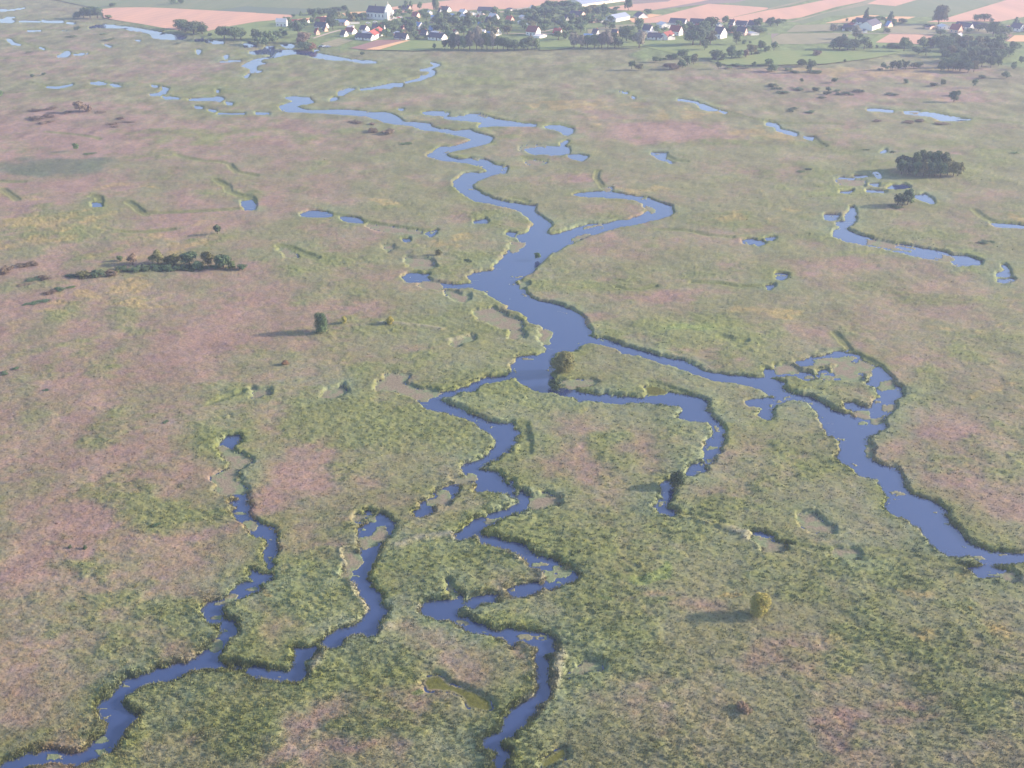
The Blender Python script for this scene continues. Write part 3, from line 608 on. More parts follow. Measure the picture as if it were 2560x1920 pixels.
# ------------------------------------------------------------------ helpers for things
def link(o, parent=None):
    COL.objects.link(o)
    if parent is not None:
        o.parent = parent
    return o

def empty(name, loc, rz=0.0):
    o = bpy.data.objects.new(name, None)
    o.empty_display_size = 1.0
    o.location = loc; o.rotation_euler = (0, 0, rz)
    return link(o)

def pymesh(name, verts, faces, mat, parent=None, smooth=False, ngon=True):
    me = bpy.data.meshes.new(name)
    me.from_pydata([tuple(v) for v in verts], [], faces)
    if smooth:
        me.polygons.foreach_set('use_smooth', [True] * len(me.polygons))
    me.materials.append(mat)
    me.update()
    return link(bpy.data.objects.new(name, me), parent)

def box(x0, x1, y0, y1, z0, z1):
    v = [(x0, y0, z0), (x1, y0, z0), (x1, y1, z0), (x0, y1, z0), (x0, y0, z1), (x1, y0, z1), (x1, y1, z1), (x0, y1, z1)]
    f = [(0, 3, 2, 1), (4, 5, 6, 7), (0, 1, 5, 4), (1, 2, 6, 5), (2, 3, 7, 6), (3, 0, 4, 7)]
    return v, f

def join(parts):
    V, Fc = [], []
    for v, f in parts:
        k = len(V); V += v; Fc += [tuple(i + k for i in q) for q in f]
    return V, Fc

# ------------------------------------------------------------------ farmland sheets
def field_mat(name, c1, c2, ang, pitch=7.0, var=.25, row=.38):
    m, nt, b = new_mat(name, .95, .05)
    g = nt.nodes.new('ShaderNodeNewGeometry')
    mp = nt.nodes.new('ShaderNodeMapping'); mp.inputs['Rotation'].default_value = (0, 0, ang)
    wv = nt.nodes.new('ShaderNodeTexWave'); wv.inputs['Scale'].default_value = .30 / pitch * 1.0; wv.inputs['Distortion'].default_value = 1.2
    wv.inputs['Detail'].default_value = 3; wv.inputs['Detail Scale'].default_value = 2
    n = nt.nodes.new('ShaderNodeTexNoise'); n.inputs['Scale'].default_value = .045; n.inputs['Detail'].default_value = 8; n.inputs['Roughness'].default_value = .6
    st = nt.nodes.new('ShaderNodeMapping'); st.inputs['Rotation'].default_value = (0, 0, ang); st.inputs['Scale'].default_value = (1, .12, 1)
    ad = nt.nodes.new('ShaderNodeMath'); ad.operation = 'MULTIPLY_ADD'; ad.inputs[1].default_value = row
    mx = nt.nodes.new('ShaderNodeMix'); mx.data_type = 'RGBA'
    mx.inputs[6].default_value = (*c1, 1); mx.inputs[7].default_value = (*c2, 1)
    nt.links.new(g.outputs['Position'], mp.inputs[0]); nt.links.new(mp.outputs[0], wv.inputs['Vector'])
    nt.links.new(g.outputs['Position'], st.inputs[0]); nt.links.new(st.outputs[0], n.inputs['Vector'])
    nt.links.new(wv.outputs['Fac'], ad.inputs[0])
    mr = nt.nodes.new('ShaderNodeMapRange'); mr.inputs['From Min'].default_value = .3; mr.inputs['From Max'].default_value = .7; mr.inputs['To Min'].default_value = 0; mr.inputs['To Max'].default_value = 1 - row
    nt.links.new(n.outputs['Fac'], mr.inputs['Value']); nt.links.new(mr.outputs[0], ad.inputs[2])
    nt.links.new(ad.outputs[0], mx.inputs[0]); nt.links.new(mx.outputs[2], b.inputs['Base Color'])
    return m

FA = R(-52)
FM = {
 'pink': field_mat('ripe_grain', (.60, .35, .225), (.42, .27, .20), FA), 'gold': field_mat('stubble_gold', (.68, .42, .22), (.56, .34, .19), FA),
 'pale': field_mat('pale_grass', (.29, .26, .155), (.19, .20, .115), FA), 'green': field_mat('green_crop', (.13, .18, .09), (.21, .22, .12), FA),
 'dgreen': field_mat('blue_green_crop', (.12, .16, .11), (.14, .17, .12), FA), 'brown': field_mat('ploughed_soil', (.30, .18, .15), (.24, .15, .13), FA),
 'meadow': field_mat('meadow_grass', (.15, .22, .075), (.22, .25, .10), FA), 'mauve': field_mat('dry_meadow', (.26, .20, .18), (.21, .19, .15), FA)}
FL = {'pink': 'pinkish field of ripe grain', 'gold': 'golden stubble field', 'pale': 'pale dry grass field', 'green': 'green crop field', 'dgreen': 'blue green crop field',
      'brown': 'brown ploughed strip', 'meadow': 'bright green meadow', 'mauve': 'greyish mauve dry meadow'}
FIELDS = [
 ('green', 0, 0, "860,78 1000,60 1250,58 1500,68 1840,86 2140,50 2212,55 2212,-90 0,-90 400,-20"),
 ('pink', 0, 0, "865,80 1000,65 1250,62 1500,72 1840,90 2212,108 2212,187 1990,225 1780,270 1530,260 1400,238 1200,203 1000,173 900,153"),
 ('pink', 640, 0, "0,112 330,130 300,160 0,187"), ('dgreen', 0, 0, "1840,90 2140,52 2212,60 2652,74 2642,108 2540,128 2212,110"),
 ('gold', 640, 0, "290,172 560,142 800,105 960,98 960,127 800,127 650,150 450,165"), ('green', 640, 0, "0,-90 1700,-90 1700,0 1160,62 960,96 800,102 440,108 440,72 0,58"),
 ('meadow', 0, 0, "1785,272 1990,228 2212,190 2540,165 2800,175 2780,250 2500,300 2212,320 1900,315"),
 ('pink', 640, 0, "1160,62 1700,0 1700,-90 2300,-90 2880,-60 2700,0 2400,55 2212,78 1980,78 1750,97 1600,92 1450,72 1330,112 1180,110"),
 ('mauve', 1280, 0, "560,-90 2400,-90 2212,0 1900,25 1700,32 1180,92 1010,20 600,0"),
 ('pink', 1280, 0, "720,78 980,42 1350,12 1500,-60 1900,-90 1700,0 1400,55 1180,92 900,88"),
 ('pink', 1280, 0, "1090,197 1020,190 1300,132 1700,32 2212,62 2212,78 1900,150 1650,183 1400,195"), ('green', 1280, 0, "1850,40 2300,-60 3000,-90 2582,-2 2212,66"),
 ('pink', 1280, 0, "1660,188 1900,152 2212,87 2400,60 2700,0 3100,-90 3400,-90 3000,20 2800,60 2500,150 2212,192 1800,192"),
 ('pale', 1920, 0, "30,183 200,183 520,100 860,5 1050,-90 1400,-90 960,25 500,112 230,190"), ('green', 1920, 0, "232,192 505,112 960,25 1300,-90 3000,-90 2050,0 1560,135 1280,150 1100,130 850,125 560,135 320,205"),
 ('pink', 1920, 0, "858,32 960,-8 1120,-60 1500,-60 1280,0 1100,53"), ('gold', 1920, 0, "490,200 700,150 820,130 965,133 700,197"), ('gold', 1920, 0, "975,160 1060,140 1275,145 1130,187 1100,190"),
 ('pink', 1920, 0, "1560,150 2060,0 2300,-70 2900,-70 2900,80 2212,145 2000,187 1540,190 1370,192"), ('pale', 1920, 0, "160,277 240,215 620,208 690,215 560,267"), ('pale', 1920, 0, "1000,255 1150,210 1400,205 1900,195 2300,240 2100,290 1500,290 1000,290"),
 ('pale', 1920, 0, "30,330 120,290 560,285 700,300 640,370 300,380 40,380"), ('meadow', 1920, 0, "-20,440 200,437 760,440 1150,452 900,502 500,550 -20,562"),
 ('pink', 1920, 0, "930,366 1052,293 1442,300 1390,335 1290,380 1150,370"), ('meadow', 1920, 0, "860,362 960,300 1050,292 930,367 1150,374 1290,384 1400,340 1480,345 1350,420 860,420"),
 ('gold', 1920, 0, "2060,357 2130,305 2500,296 2500,362"), ('brown', 1920, 0, "2008,332 2070,293 2122,300 2058,354"), ('mauve', 1920, 0, "0,290 100,290 30,330 0,350"),
 ('meadow', 1280, 0, "1140,402 1540,392 1840,397 2000,382 2240,288 2240,432 1830,520 1620,500 1300,440"), ('meadow', 1280, 0, "240,430 240,370 512,348 522,410 380,427"), ('meadow', 1280, 0, "950,400 1070,360 1400,345 1500,330 1540,388 1140,400"),
 ('meadow', 1280, 0, "1860,560 1700,520 1900,500 2212,450 2212,560"), ('brown', 640, 0, "808,416 1050,345 1282,343 1062,425 940,429"), ('gold', 640, 0, "942,427 1100,390 1290,347 1332,349 1062,430"), ('pale', 640, 0, "558,376 720,330 842,345 700,402 620,402"),
 ('meadow', 640, 0, "1062,432 1335,349 1640,350 1600,420 1400,438"), ('meadow', 640, 0, "0,195 150,190 240,235 180,250 0,265"), ('gold', 1280, 0, "1000,160 1200,120 1300,128 1040,188"), ('pale', 1280, 0, "650,255 900,215 1080,205 1060,250 900,290 660,300"),
 ('green', 1920, 0, "0,85 200,40 430,-30 300,-60 0,10"), ('pale', 1920, 0, "0,72 260,12 400,-30 430,-20 280,22 0,88"), ('meadow', 0, 0, "2080,340 2140,260 2212,270 2400,300 2400,360 2212,365"),
]
zf = 1.02
fseen = {}
for kind, ox, oy, s in FIELDS:
    zf += .006
    pts = [at(u, max(v, -26), zf) for u, v in P(ox, oy, s)]
    cu = sum(p[0] for p in P(ox, oy, s)) / len(pts)
    o = pymesh('field', [(x, y, zf) for x, y in pts], [tuple(range(len(pts)))], FM[kind])
    if o.data.polygons[0].normal.z < 0:
        o.data.flip_normals()
    o['kind'] = 'structure'; o['category'] = 'field'; o['label'] = FL[kind] + ' on the flat land round the village'

road_m = simple_mat('pale_dirt_road', (.46, .38, .31), .95, .15, .3)
ROADS = [(660, 0, "760,640 850,660 1000,610 1110,575 1210,545 1330,515", 6.9125, 3.2), (960, 0, "60,370 120,340 200,315 300,300 380,320 470,335 600,335", 6.9125, 3.0),
         (960, 0, "1500,300 1650,270 1800,235 1900,215 2080,200 2350,150 2500,130", 6.9125, 4.5), (1260, 0, "640,552 760,528 970,482 1150,455", 6.9125, 2.4), (960, 0, "1950,580 2150,575 2500,580", 6.9125, 2.0),
         (1260, 0, "640,575 740,578 860,575", 6.9125, 2.4), (960, 0, "1150,205 1300,200 1500,160 1850,85", 6.9125, 1.8), (1560, 20, "200,215 600,190 1000,180 2000,190", 5.53, 1.8), (2080, 20, "0,290 350,290 1200,295", 4.608, 1.6)]
for k, (ox, oy, s, sc, wd) in enumerate(ROADS):
    pts = [Vector((*at(u, v, 1.36), 0)) for u, v in P(ox, oy, s, sc)]
    V, Fc = [], []
    for i, p in enumerate(pts):
        d = (pts[min(i + 1, len(pts) - 1)] - pts[max(i - 1, 0)]).normalized()
        nrm = Vector((-d.y, d.x, 0)) * wd / 2 * (1 + .15 * random.uniform(-1, 1))
        z = 1.345 + k * .004
        V += [(p.x + nrm.x, p.y + nrm.y, z), (p.x - nrm.x, p.y - nrm.y, z)]
        if i:
            Fc.append((2 * i - 2, 2 * i, 2 * i + 1, 2 * i - 1))
    o = pymesh('dirt_road', V, Fc, road_m)
    for p_ in o.data.polygons:
        pass
    o['kind'] = 'structure'; o['category'] = 'road'; o['label'] = 'pale dirt road through the village'

# ------------------------------------------------------------------ leaves
def leaf_mat(name, col, col2, var=.5):
    m, nt, b = new_mat(name, .75, .15)
    tc = nt.nodes.new('ShaderNodeTexCoord'); oi = nt.nodes.new('ShaderNodeObjectInfo')
    n = nt.nodes.new('ShaderNodeTexNoise'); n.inputs['Scale'].default_value = 5; n.inputs['Detail'].default_value = 4
    mx = nt.nodes.new('ShaderNodeMix'); mx.data_type = 'RGBA'
    mx.inputs[6].default_value = (*col, 1); mx.inputs[7].default_value = (*col2, 1)
    mr = nt.nodes.new('ShaderNodeMapRange'); mr.inputs['From Min'].default_value = .35; mr.inputs['From Max'].default_value = .65
    hs = nt.nodes.new('ShaderNodeHueSaturation')
    m1 = nt.nodes.new('ShaderNodeMapRange'); m1.inputs['To Min'].default_value = .49; m1.inputs['To Max'].default_value = .515
    m2 = nt.nodes.new('ShaderNodeMapRange'); m2.inputs['To Min'].default_value = 1 - var * .5; m2.inputs['To Max'].default_value = 1 + var * .6
    m3 = nt.nodes.new('ShaderNodeMath'); m3.operation = 'FRACT'; m4 = nt.nodes.new('ShaderNodeMath'); m4.operation = 'MULTIPLY'; m4.inputs[1].default_value = 7.3
    nt.links.new(tc.outputs['Object'], n.inputs['Vector']); nt.links.new(n.outputs['Fac'], mr.inputs['Value']); nt.links.new(mr.outputs[0], mx.inputs[0])
    nt.links.new(oi.outputs['Random'], m1.inputs['Value']); nt.links.new(oi.outputs['Random'], m4.inputs[0]); nt.links.new(m4.outputs[0], m3.inputs[0]); nt.links.new(m3.outputs[0], m2.inputs['Value'])
    nt.links.new(m1.outputs[0], hs.inputs['Hue']); nt.links.new(m2.outputs[0], hs.inputs['Value']); nt.links.new(mx.outputs[2], hs.inputs['Color'])
    nt.links.new(hs.outputs[0], b.inputs['Base Color'])
    return m

LM = {'green': leaf_mat('leaves_green', (.080, .130, .055), (.125, .180, .070)), 'dark': leaf_mat('leaves_dark', (.062, .105, .060), (.100, .150, .072)),
      'olive': leaf_mat('leaves_olive', (.12, .135, .055), (.18, .18, .075)), 'silver': leaf_mat('leaves_silver', (.15, .17, .11), (.32, .28, .22)),
      'brown': leaf_mat('leaves_brown', (.15, .12, .08), (.20, .15, .11)), 'yellow': leaf_mat('leaves_yellow', (.38, .34, .105), (.30, .30, .10), .1), 'bright': leaf_mat('leaves_yellow_bright', (.38, .30, .07), (.32, .28, .08), .1),
      'rust': leaf_mat('leaves_rust', (.26, .15, .09), (.22, .14, .09), .1)}
bark = simple_mat('bark', (.10, .075, .055), .9, .3, 3)

def crown_mesh(kind, nleaf, seed, leaf=.06):
    """unit crown: about 1 wide, z 0..1"""
    r = np.random.default_rng(seed)
    if kind == 'round':
        nl = 16; lx = r.uniform(-.26, .26, nl); ly = r.uniform(-.26, .26, nl); lz = r.uniform(.24, .80, nl); lr = r.uniform(.16, .26, nl)
        lx[0] = ly[0] = 0; lz[0] = .55; lr[0] = .36
        lx *= 1.15 - .6 * np.abs(lz - .55); ly *= 1.15 - .6 * np.abs(lz - .55)
    elif kind == 'bush':
        nl = 18; lx = r.uniform(-.30, .30, nl); ly = r.uniform(-.30, .30, nl); lz = r.uniform(.12, .72, nl); lr = r.uniform(.14, .26, nl)
        lx[0] = ly[0] = 0; lz[0] = .48; lr[0] = .38; lx[1] = .12; lz[1] = .3; lr[1] = .33
    elif kind == 'ball':
        nl = 30; p = r.normal(size=(nl, 3)); p /= np.linalg.norm(p, axis=1)[:, None]
        lx, ly, lz = p[:, 0] * .25, p[:, 1] * .25, .47 + p[:, 2] * .27; lr = r.uniform(.17, .25, nl); lz[:8] = r.uniform(.12, .3, 8)
    elif kind == 'column':
        nl = 44; t_ = r.uniform(0, 6.28, nl); q_ = r.uniform(.1, .24, nl); lx = np.cos(t_) * q_; ly = np.sin(t_) * q_; lz = np.linspace(.1, .88, nl); lr = r.uniform(.19, .27, nl) * np.where(lz > .8, .8, 1)
    elif kind == 'poplar':
        nl = 18; lz = np.linspace(.12, .9, nl); lr = .20 * np.sin(np.clip(lz * 1.1, 0, 1) * np.pi) ** .5 + .08; lx = r.uniform(-.12, .12, nl); ly = r.uniform(-.12, .12, nl)
    elif kind == 'spruce':
        nl = 22; lz = np.linspace(.08, .93, nl); lr = .34 * (1 - lz) + .05; lx = r.uniform(-.07, .07, nl); ly = r.uniform(-.07, .07, nl)
    else:                                                 # low thicket
        nl = 20; lx = r.uniform(-.42, .42, nl); ly = r.uniform(-.36, .36, nl); lz = r.uniform(.08, .5, nl) * (1 - .5 * np.abs(lx) * 2 * .6); lr = r.uniform(.12, .24, nl)
    w = lr ** 2; w = w / w.sum()
    k = r.choice(nl, nleaf, p=w)
    d = r.normal(size=(nleaf, 3)); d /= np.linalg.norm(d, axis=1)[:, None]
    d[:, 2] = np.where(d[:, 2] < -.6, -d[:, 2], d[:, 2])
    rad = lr[k] * r.uniform(.72, 1.08, nleaf)
    zs = .8 if kind != 'low' else 1.0
    c = np.stack([lx[k] + d[:, 0] * rad, ly[k] + d[:, 1] * rad, lz[k] + d[:, 2] * rad * zs], -1)
    c[:, 2] = np.clip(c[:, 2], .01, 1.0)
    a = r.normal(size=(nleaf, 3)) + d * .0; a -= (a * d).sum(1)[:, None] * d * .6; a /= np.linalg.norm(a, axis=1)[:, None]
    b_ = np.cross(a, d + r.normal(size=(nleaf, 3)) * .45); b_ /= np.linalg.norm(b_, axis=1)[:, None]
    s = leaf * r.uniform(.6, 1.5, nleaf)[:, None]
    q = np.stack([c - a * s, c + b_ * s * .6, c + a * s, c - b_ * s * .6], 1)
    return q.reshape(-1, 3)

def make_mesh(name, quads, mat):
    o = mesh_np(name, quads, np.arange(len(quads), dtype=np.int32), 4, mat)
    me = o.data
    bpy.data.objects.remove(o)
    me.name = name
    return me

def trunk_mesh(kind, top=.55, rr=.035):
    V, Fc = [], []
    def limb(p, q, r0, r1, n=6):
        p, q = Vector(p), Vector(q); d = (q - p).normalized(); a = d.orthogonal().normalized(); b2 = d.cross(a)
        k = len(V)
        for c0, rad in ((p, r0), (q, r1)):
            for i in range(n):
                t = 2 * math.pi * i / n
                V.append(tuple(c0 + a * math.cos(t) * rad + b2 * math.sin(t) * rad))
        for i in range(n):
            j = (i + 1) % n
            Fc.append((k + i, k + j, k + n + j, k + n + i))
    limb((0, 0, -.02), (0.01, 0, top * .6), rr, rr * .75)
    limb((0.01, 0, top * .6), (0, .01, top * 1.25), rr * .75, rr * .3)
    for i in range(5):
        t = i * 1.3
        limb((0, 0, top * (.5 + .1 * i)), (.22 * math.cos(t), .22 * math.sin(t), top * (.5 + .1 * i) + .2), rr * .4, rr * .12, 5)
    me = bpy.data.meshes.new('trunk'); me.from_pydata(V, [], Fc); me.materials.append(bark); me.update()
    return me

CR = {}
def crown_for(kind, colr, big):
    key = (kind, colr, big)
    if key not in CR:
        n, lf, cnt = {0: (750, .062, 3), 1: (2600, .036, 3), 2: (9000, .021, 1)}[big]
        if kind == 'low':
            n = int(n * .8)
        CR[key] = [make_mesh('crown', crown_mesh(kind, n, hash(kind) % 97 * 0 + 13 * i + len(CR), lf), LM[colr]) for i in range(cnt)]
    return random.choice(CR[key])
TR = {k: trunk_mesh(k, t, r_) for k, t, r_ in (('round', .5, .035), ('bush', .35, .03), ('poplar', .6, .03), ('spruce', .7, .025), ('low', .2, .02), ('column', .4, .04), ('ball', .35, .03))}

# ------------------------------------------------------------------ the list of every tree and bush: tile, scale, then x,ybase,width,height,kind,colour
TREES = []
def T(zone, ox, oy, sc, s, kind='round', colr='green'):
    for p in s.split():
        q = p.split(',')
        x, y, w, h = [float(a) for a in q[:4]]
        k, c2 = kind, colr
        for e in q[4:]:
            if e in TR: k = e
            else: c2 = e
        TREES.append((ox + x / sc, oy + y / sc, w / sc, h / sc, k, c2, zone))
A1, A2, A3, A4, A5 = 6.9125, 6.9125, 6.9125, 5.53, 4.608
T('west end of the village', 660, 0, A1, "505,305,55,55 635,305,62,80 1185,515,150,250,dark 1300,330,120,75 1180,330,80,80 1450,325,90,120 1560,330,110,90 1700,345,150,100 1620,345,110,80 300,565,90,60 450,535,80,110 585,645,160,220,dark 690,745,180,140,brown 760,705,90,85 700,485,120,80 340,640,110,80 820,420,70,90 1250,460,90,90 480,470,60,70")
T('hedgerow left of the church', 660, 0, A1, "800,262,110,95 880,262,110,100 960,255,110,95 1040,243,110,85 1120,228,110,75 1200,213,110,70 1290,198,100,70 1390,192,90,85", 'bush', 'dark')
T('village pond bank', 660, 0, A1, "70,755,130,160 150,745,120,120 230,705,120,130 20,800,120,120 -60,700,110,120 350,650,100,90 -110,780,110,110")
T('gardens right of the church', 960, 0, A2, "380,185,62,145 465,175,60,130 290,185,80,70 620,180,85,115,olive 895,215,110,185 720,245,80,70 430,262,120,90 250,265,110,85 180,330,110,80 560,685,80,55,bush 640,250,90,60 330,300,90,60 690,300,110,80 730,360,140,110")
T('middle of the village', 960, 0, A2, "940,455,150,170 1040,405,150,170,dark 1060,565,160,130 1180,440,150,120,dark 1280,480,160,130 1330,565,140,120 1450,610,130,260,dark 1380,620,140,140 1520,465,120,140 1880,505,140,170,dark 1770,520,110,110 1000,500,150,140 900,560,120,100 1130,360,100,90 1240,380,110,100 1450,400,110,90 1690,560,110,120 2050,520,90,80 1700,400,90,110 2100,330,110,80 1250,590,120,80 1150,640,100,80 1540,380,80,80 1960,330,80,70")
T('gardens below the church', 960, 0, A2, "120,560,170,150 30,645,140,120 210,560,140,110 470,600,130,110 540,645,110,90 700,590,110,120 1110,640,120,90 50,480,150,110 -60,560,120,110 -110,500,120,90 250,480,120,90 500,500,120,80 740,680,100,60 570,410,80,60 -150,640,110,110")
T('row along the village edge', 960, 0, A2, "870,855,60,90 1050,855,90,130,dark 1150,852,90,150,dark 1200,852,75,185,poplar,dark 1290,852,140,190,silver 1380,862,130,170 1480,862,150,240,silver 1600,855,150,290,silver 1690,862,120,160,silver 1780,862,150,240 1880,860,140,230,silver 1960,858,130,190 2060,862,150,180 2160,872,140,170,dark 2250,872,130,150")
T('row along the village edge', 1260, 0, A3, "60,872,200,190 180,872,150,170 330,862,130,140 410,862,170,175 485,852,130,170,silver 560,852,110,140")
T('clump of silver willows', 1260, 0, A3, "1210,832,140,210,silver 1330,837,150,180,silver 1450,832,170,180,dark 1570,832,160,190 1690,837,160,210,silver 1800,837,170,240,silver 1920,837,170,190 1990,827,120,120")
T('right half of the village', 1260, 0, A3, "940,702,140,130 1060,682,110,110 1080,565,120,140 1180,572,110,100 1330,562,150,110 770,155,130,110 870,145,130,90 700,185,120,100 1000,152,140,110 1120,155,160,110 1240,165,140,100 1340,215,120,80 600,262,140,110 480,305,150,120 700,325,160,140,dark 800,345,150,150,dark 560,402,150,130 420,352,120,100 650,475,130,110 760,482,130,100 880,445,130,110 980,305,120,90 900,255,110,90 1350,392,90,110,dark 1640,205,120,70 1750,235,130,80,olive 1850,225,120,60 300,252,120,60 200,242,120,60 100,292,110,60 2150,185,120,200 2080,640,130,140 2180,602,110,100 1010,390,100,90 1160,430,90,70 440,440,90,70 60,240,110,60 380,240,110,70 520,200,90,70 960,200,120,80 1100,230,110,70 1450,220,110,70 1560,250,100,70 1530,370,70,60 1250,450,80,70 2040,560,90,80")
T('hamlet on the right', 1560, 20, A4, "195,302,90,120 40,462,160,170 130,475,90,90 350,85,110,60 1220,305,130,130 1130,335,120,110 1400,255,90,110 1560,505,80,130 1660,512,50,55 1745,502,35,40 2030,255,100,100 2130,255,110,80 2200,232,80,60 1900,342,150,80,bush 1000,330,90,70 1560,350,60,60 760,250,80,60 1180,380,100,80 560,330,80,50")
T('meadow below the hamlet', 1560, 20, A4, "215,555,150,175,silver 960,522,190,180 1060,522,160,220,dark 1200,505,150,150,olive 1120,585,110,130")
T('bushes in the meadow', 1560, 20, A4, "820,702,140,120 690,702,80,70,bush 620,702,80,60,bush 435,747,90,70,bush 500,742,60,50,bush 110,852,110,110 210,852,110,70,bush,olive 640,852,160,90,bush,brown 810,832,110,110 880,802,100,120 970,782,110,130,olive 990,662,60,30,bush 560,715,70,30,bush 740,845,80,50,bush,brown")
T('diagonal hedge', 1560, 20, A4, "1280,722,150,130 1380,722,80,90,bush 1490,702,140,150 1600,702,130,110 1690,692,100,100,brown 1770,652,140,130,olive 1900,602,110,140 1980,602,90,70,bush 2080,592,100,110 1340,730,60,40,bush 1860,640,100,50,bush 1250,715,60,60,bush")
T('scrub at the marsh edge', 1560, 20, A4, "1310,842,80,90,dark 1800,822,60,60 2010,802,100,80 1580,802,150,40,low 1450,832,120,40,low 2100,832,120,50,low 1680,830,110,40,low")
T('farm on the right', 2080, 20, A5, "395,162,60,110,spruce,dark 170,165,25,38,spruce,dark 440,162,60,55 530,172,60,65 675,195,70,105,spruce,dark 720,205,70,65 830,182,90,50,bush 640,282,70,42,bush 590,160,60,50 480,165,50,50 640,200,60,60 260,185,60,40 120,250,80,40,bush 20,275,70,70,silver 190,270,60,40,bush")
T('far right farmstead', 2080, 20, A5, "1245,195,150,165,olive 1680,157,80,60 1770,157,90,65 1845,157,40,30,bush 2125,242,80,90,spruce,dark 1120,242,110,50,bush,dark 1870,335,130,140 1960,330,120,100 1700,270,90,60 1590,300,80,50 1260,320,110,60 1800,290,90,80 2060,300,80,60")
T('clump below the farm', 2080, 20, A5, "285,362,110,115,silver 140,402,50,90,spruce 100,482,130,120,dark 190,492,130,110 270,492,130,120 380,482,110,110 20,482,90,80 430,460,70,50,bush 720,462,130,50,bush,dark 840,502,110,150 520,462,30,30,bush 600,462,30,25,bush 960,492,60,50,bush 900,470,60,60 780,470,70,40,bush 330,370,60,60")
g = []
for (yb, xa, xb, st, h) in ((420, 1240, 1560, 80, 85), (455, 1060, 2000, 88, 95), (500, 1250, 2150, 92, 105), (545, 1000, 1100, 90, 90), (560, 1290, 2090, 95, 105), (620, 1330, 1980, 92, 110), (680, 1300, 1960, 88, 115), (735, 1260, 1660, 78, 120)):
    x = xa
    while x < xb:
        g.append(f"{x + random.uniform(-18, 18):.0f},{yb + random.uniform(-14, 12):.0f},{random.uniform(85, 125):.0f},{h * random.uniform(.85, 1.15):.0f},{random.choice(['green', 'green', 'dark', 'olive', 'green'])}")
        x += st
T('dense grove at the far right', 2080, 20, A5, ' '.join(g))
T('small trees beside the grove', 2080, 20, A5, "595,712,50,65,dark 700,717,70,90,dark 770,712,80,90,dark 855,707,75,85,dark 820,622,30,30,bush 950,692,90,60,olive 1010,692,80,60,bush 2100,692,50,60 2190,642,70,80 1740,812,80,40,bush,dark 2020,812,90,75 2140,480,60,60 560,715,60,30,low 640,718,40,40")
B_ = S
T('open ground below the grove', 1920, 0, B_, "430,482,70,45,bush,brown 575,717,55,42,bush,dark 1195,722,40,38,bush 1430,747,58,32,bush,dark 1515,737,40,45,bush 1790,752,46,52,dark 2130,600,50,40,bush 290,707,26,32,bush 370,628,70,100,dark 300,575,90,60,bush 240,632,80,30,low 410,632,110,40,low 40,622,90,60,bush 665,540,28,28,bush 10,560,60,50,bush 180,610,80,30,low 1620,832,70,40,bush,dark")
T('low shrubs on the dry sedge', 1920, 0, B_, "50,752,90,35,low 260,780,120,30,low 410,795,60,40,bush 525,787,50,32,bush 600,792,60,25,low 790,797,75,32,low 700,824,85,38,low 620,822,70,30,low 1050,822,70,25,low 1100,826,60,25,low 130,812,100,32,low 520,822,60,30,bush 80,775,80,25,low 470,850,70,20,low 950,1052,75,25,low,brown 1230,1066,100,28,low,brown 1320,1050,90,25,low,brown 1520,1078,110,28,low,brown 230,950,90,25,low 380,975,90,25,low 200,965,60,20,low", 'low', 'dark')
T('open ground below the grove', 1920, 200, B_, "1617,190,80,86,dark")
T('dark grove in the marsh', 1920, 200, B_, ' '.join(f"{x},{y + random.uniform(-6, 6):.0f},{random.uniform(70, 95):.0f},{h * random.uniform(.9, 1.12):.0f},{c_}" for x, y, h, c_ in
  [(1150, 790, 115, 'dark'), (1205, 795, 120, 'dark'), (1270, 790, 125, 'green'), (1330, 785, 125, 'green'), (1390, 780, 120, 'dark'), (1450, 790, 125, 'green'), (1505, 800, 135, 'green'), (1555, 815, 120, 'olive'), (1160, 815, 100, 'dark'), (1215, 830, 110, 'dark'),
   (1290, 835, 115, 'green'), (1350, 843, 130, 'olive'), (1400, 838, 110, 'dark'), (1450, 835, 115, 'dark'), (1500, 838, 120, 'green'), (1560, 842, 110, 'olive'), (1610, 838, 110, 'olive'), (1650, 832, 95, 'olive')]))
T('thicket below the marsh grove', 1920, 200, B_, "1125,1085,60,75,dark 1170,1097,95,95,dark 1215,1082,75,118,dark 1110,1110,110,30,low,dark 1235,1075,50,60")
T('among the sedge on the right', 1920, 200, B_, "1700,340,80,20,low 1880,1412,90,32,low,dark 1940,1408,60,20,low 355,780,50,22,low,dark 290,800,70,18,low 1080,630,60,22,low 850,610,60,18,low 2140,640,60,22,low")
T('far riverbank at top left', 0, 0, B_, "665,155,60,45,bush 715,155,60,70 770,158,80,70 830,160,100,80,dark 935,162,50,26,bush 970,58,50,28,bush 1490,42,60,45 1565,32,45,32,bush 1560,255,110,70,olive 1590,285,120,80 1660,300,140,90 1740,300,90,70 1930,342,110,90 2020,348,120,95 2075,342,80,75 1815,314,35,26,bush 2212,345,80,75 1400,270,60,20,low 1060,228,60,14,low")
T('open marsh at the top left', 0, 0, B_, "665,264,45,30,bush,dark 600,322,80,20,low 890,297,60,14,low 275,667,36,26,bush,dark 375,652,36,22,bush,dark 940,345,90,16,low 1530,378,60,12,low 240,455,60,12,low")
T('village pond bank', 640, 0, B_, "915,478,42,28,bush 415,432,100,60,bush,dark 460,428,80,45,bush,rust 490,425,50,30,bush,rust 385,395,60,55,bush,brown")
T('pink sedge on the left', 0, 200, B_, "655,612,42,56,dark 1875,1338,52,70,dark 680,282,90,80,brown 740,275,80,60,bush,brown 290,345,130,42,low,brown 410,325,110,34,low,brown 390,378,120,34,low,brown 420,257,100,24,low,brown 300,270,110,24,low,brown 1030,340,70,25,low,brown 960,390,80,25,low,brown 1090,370,110,18,low,brown 980,412,70,18,low,brown 2,160,44,60,dark 770,645,90,16,low 560,290,90,24,low,brown 860,285,100,20,low,brown")
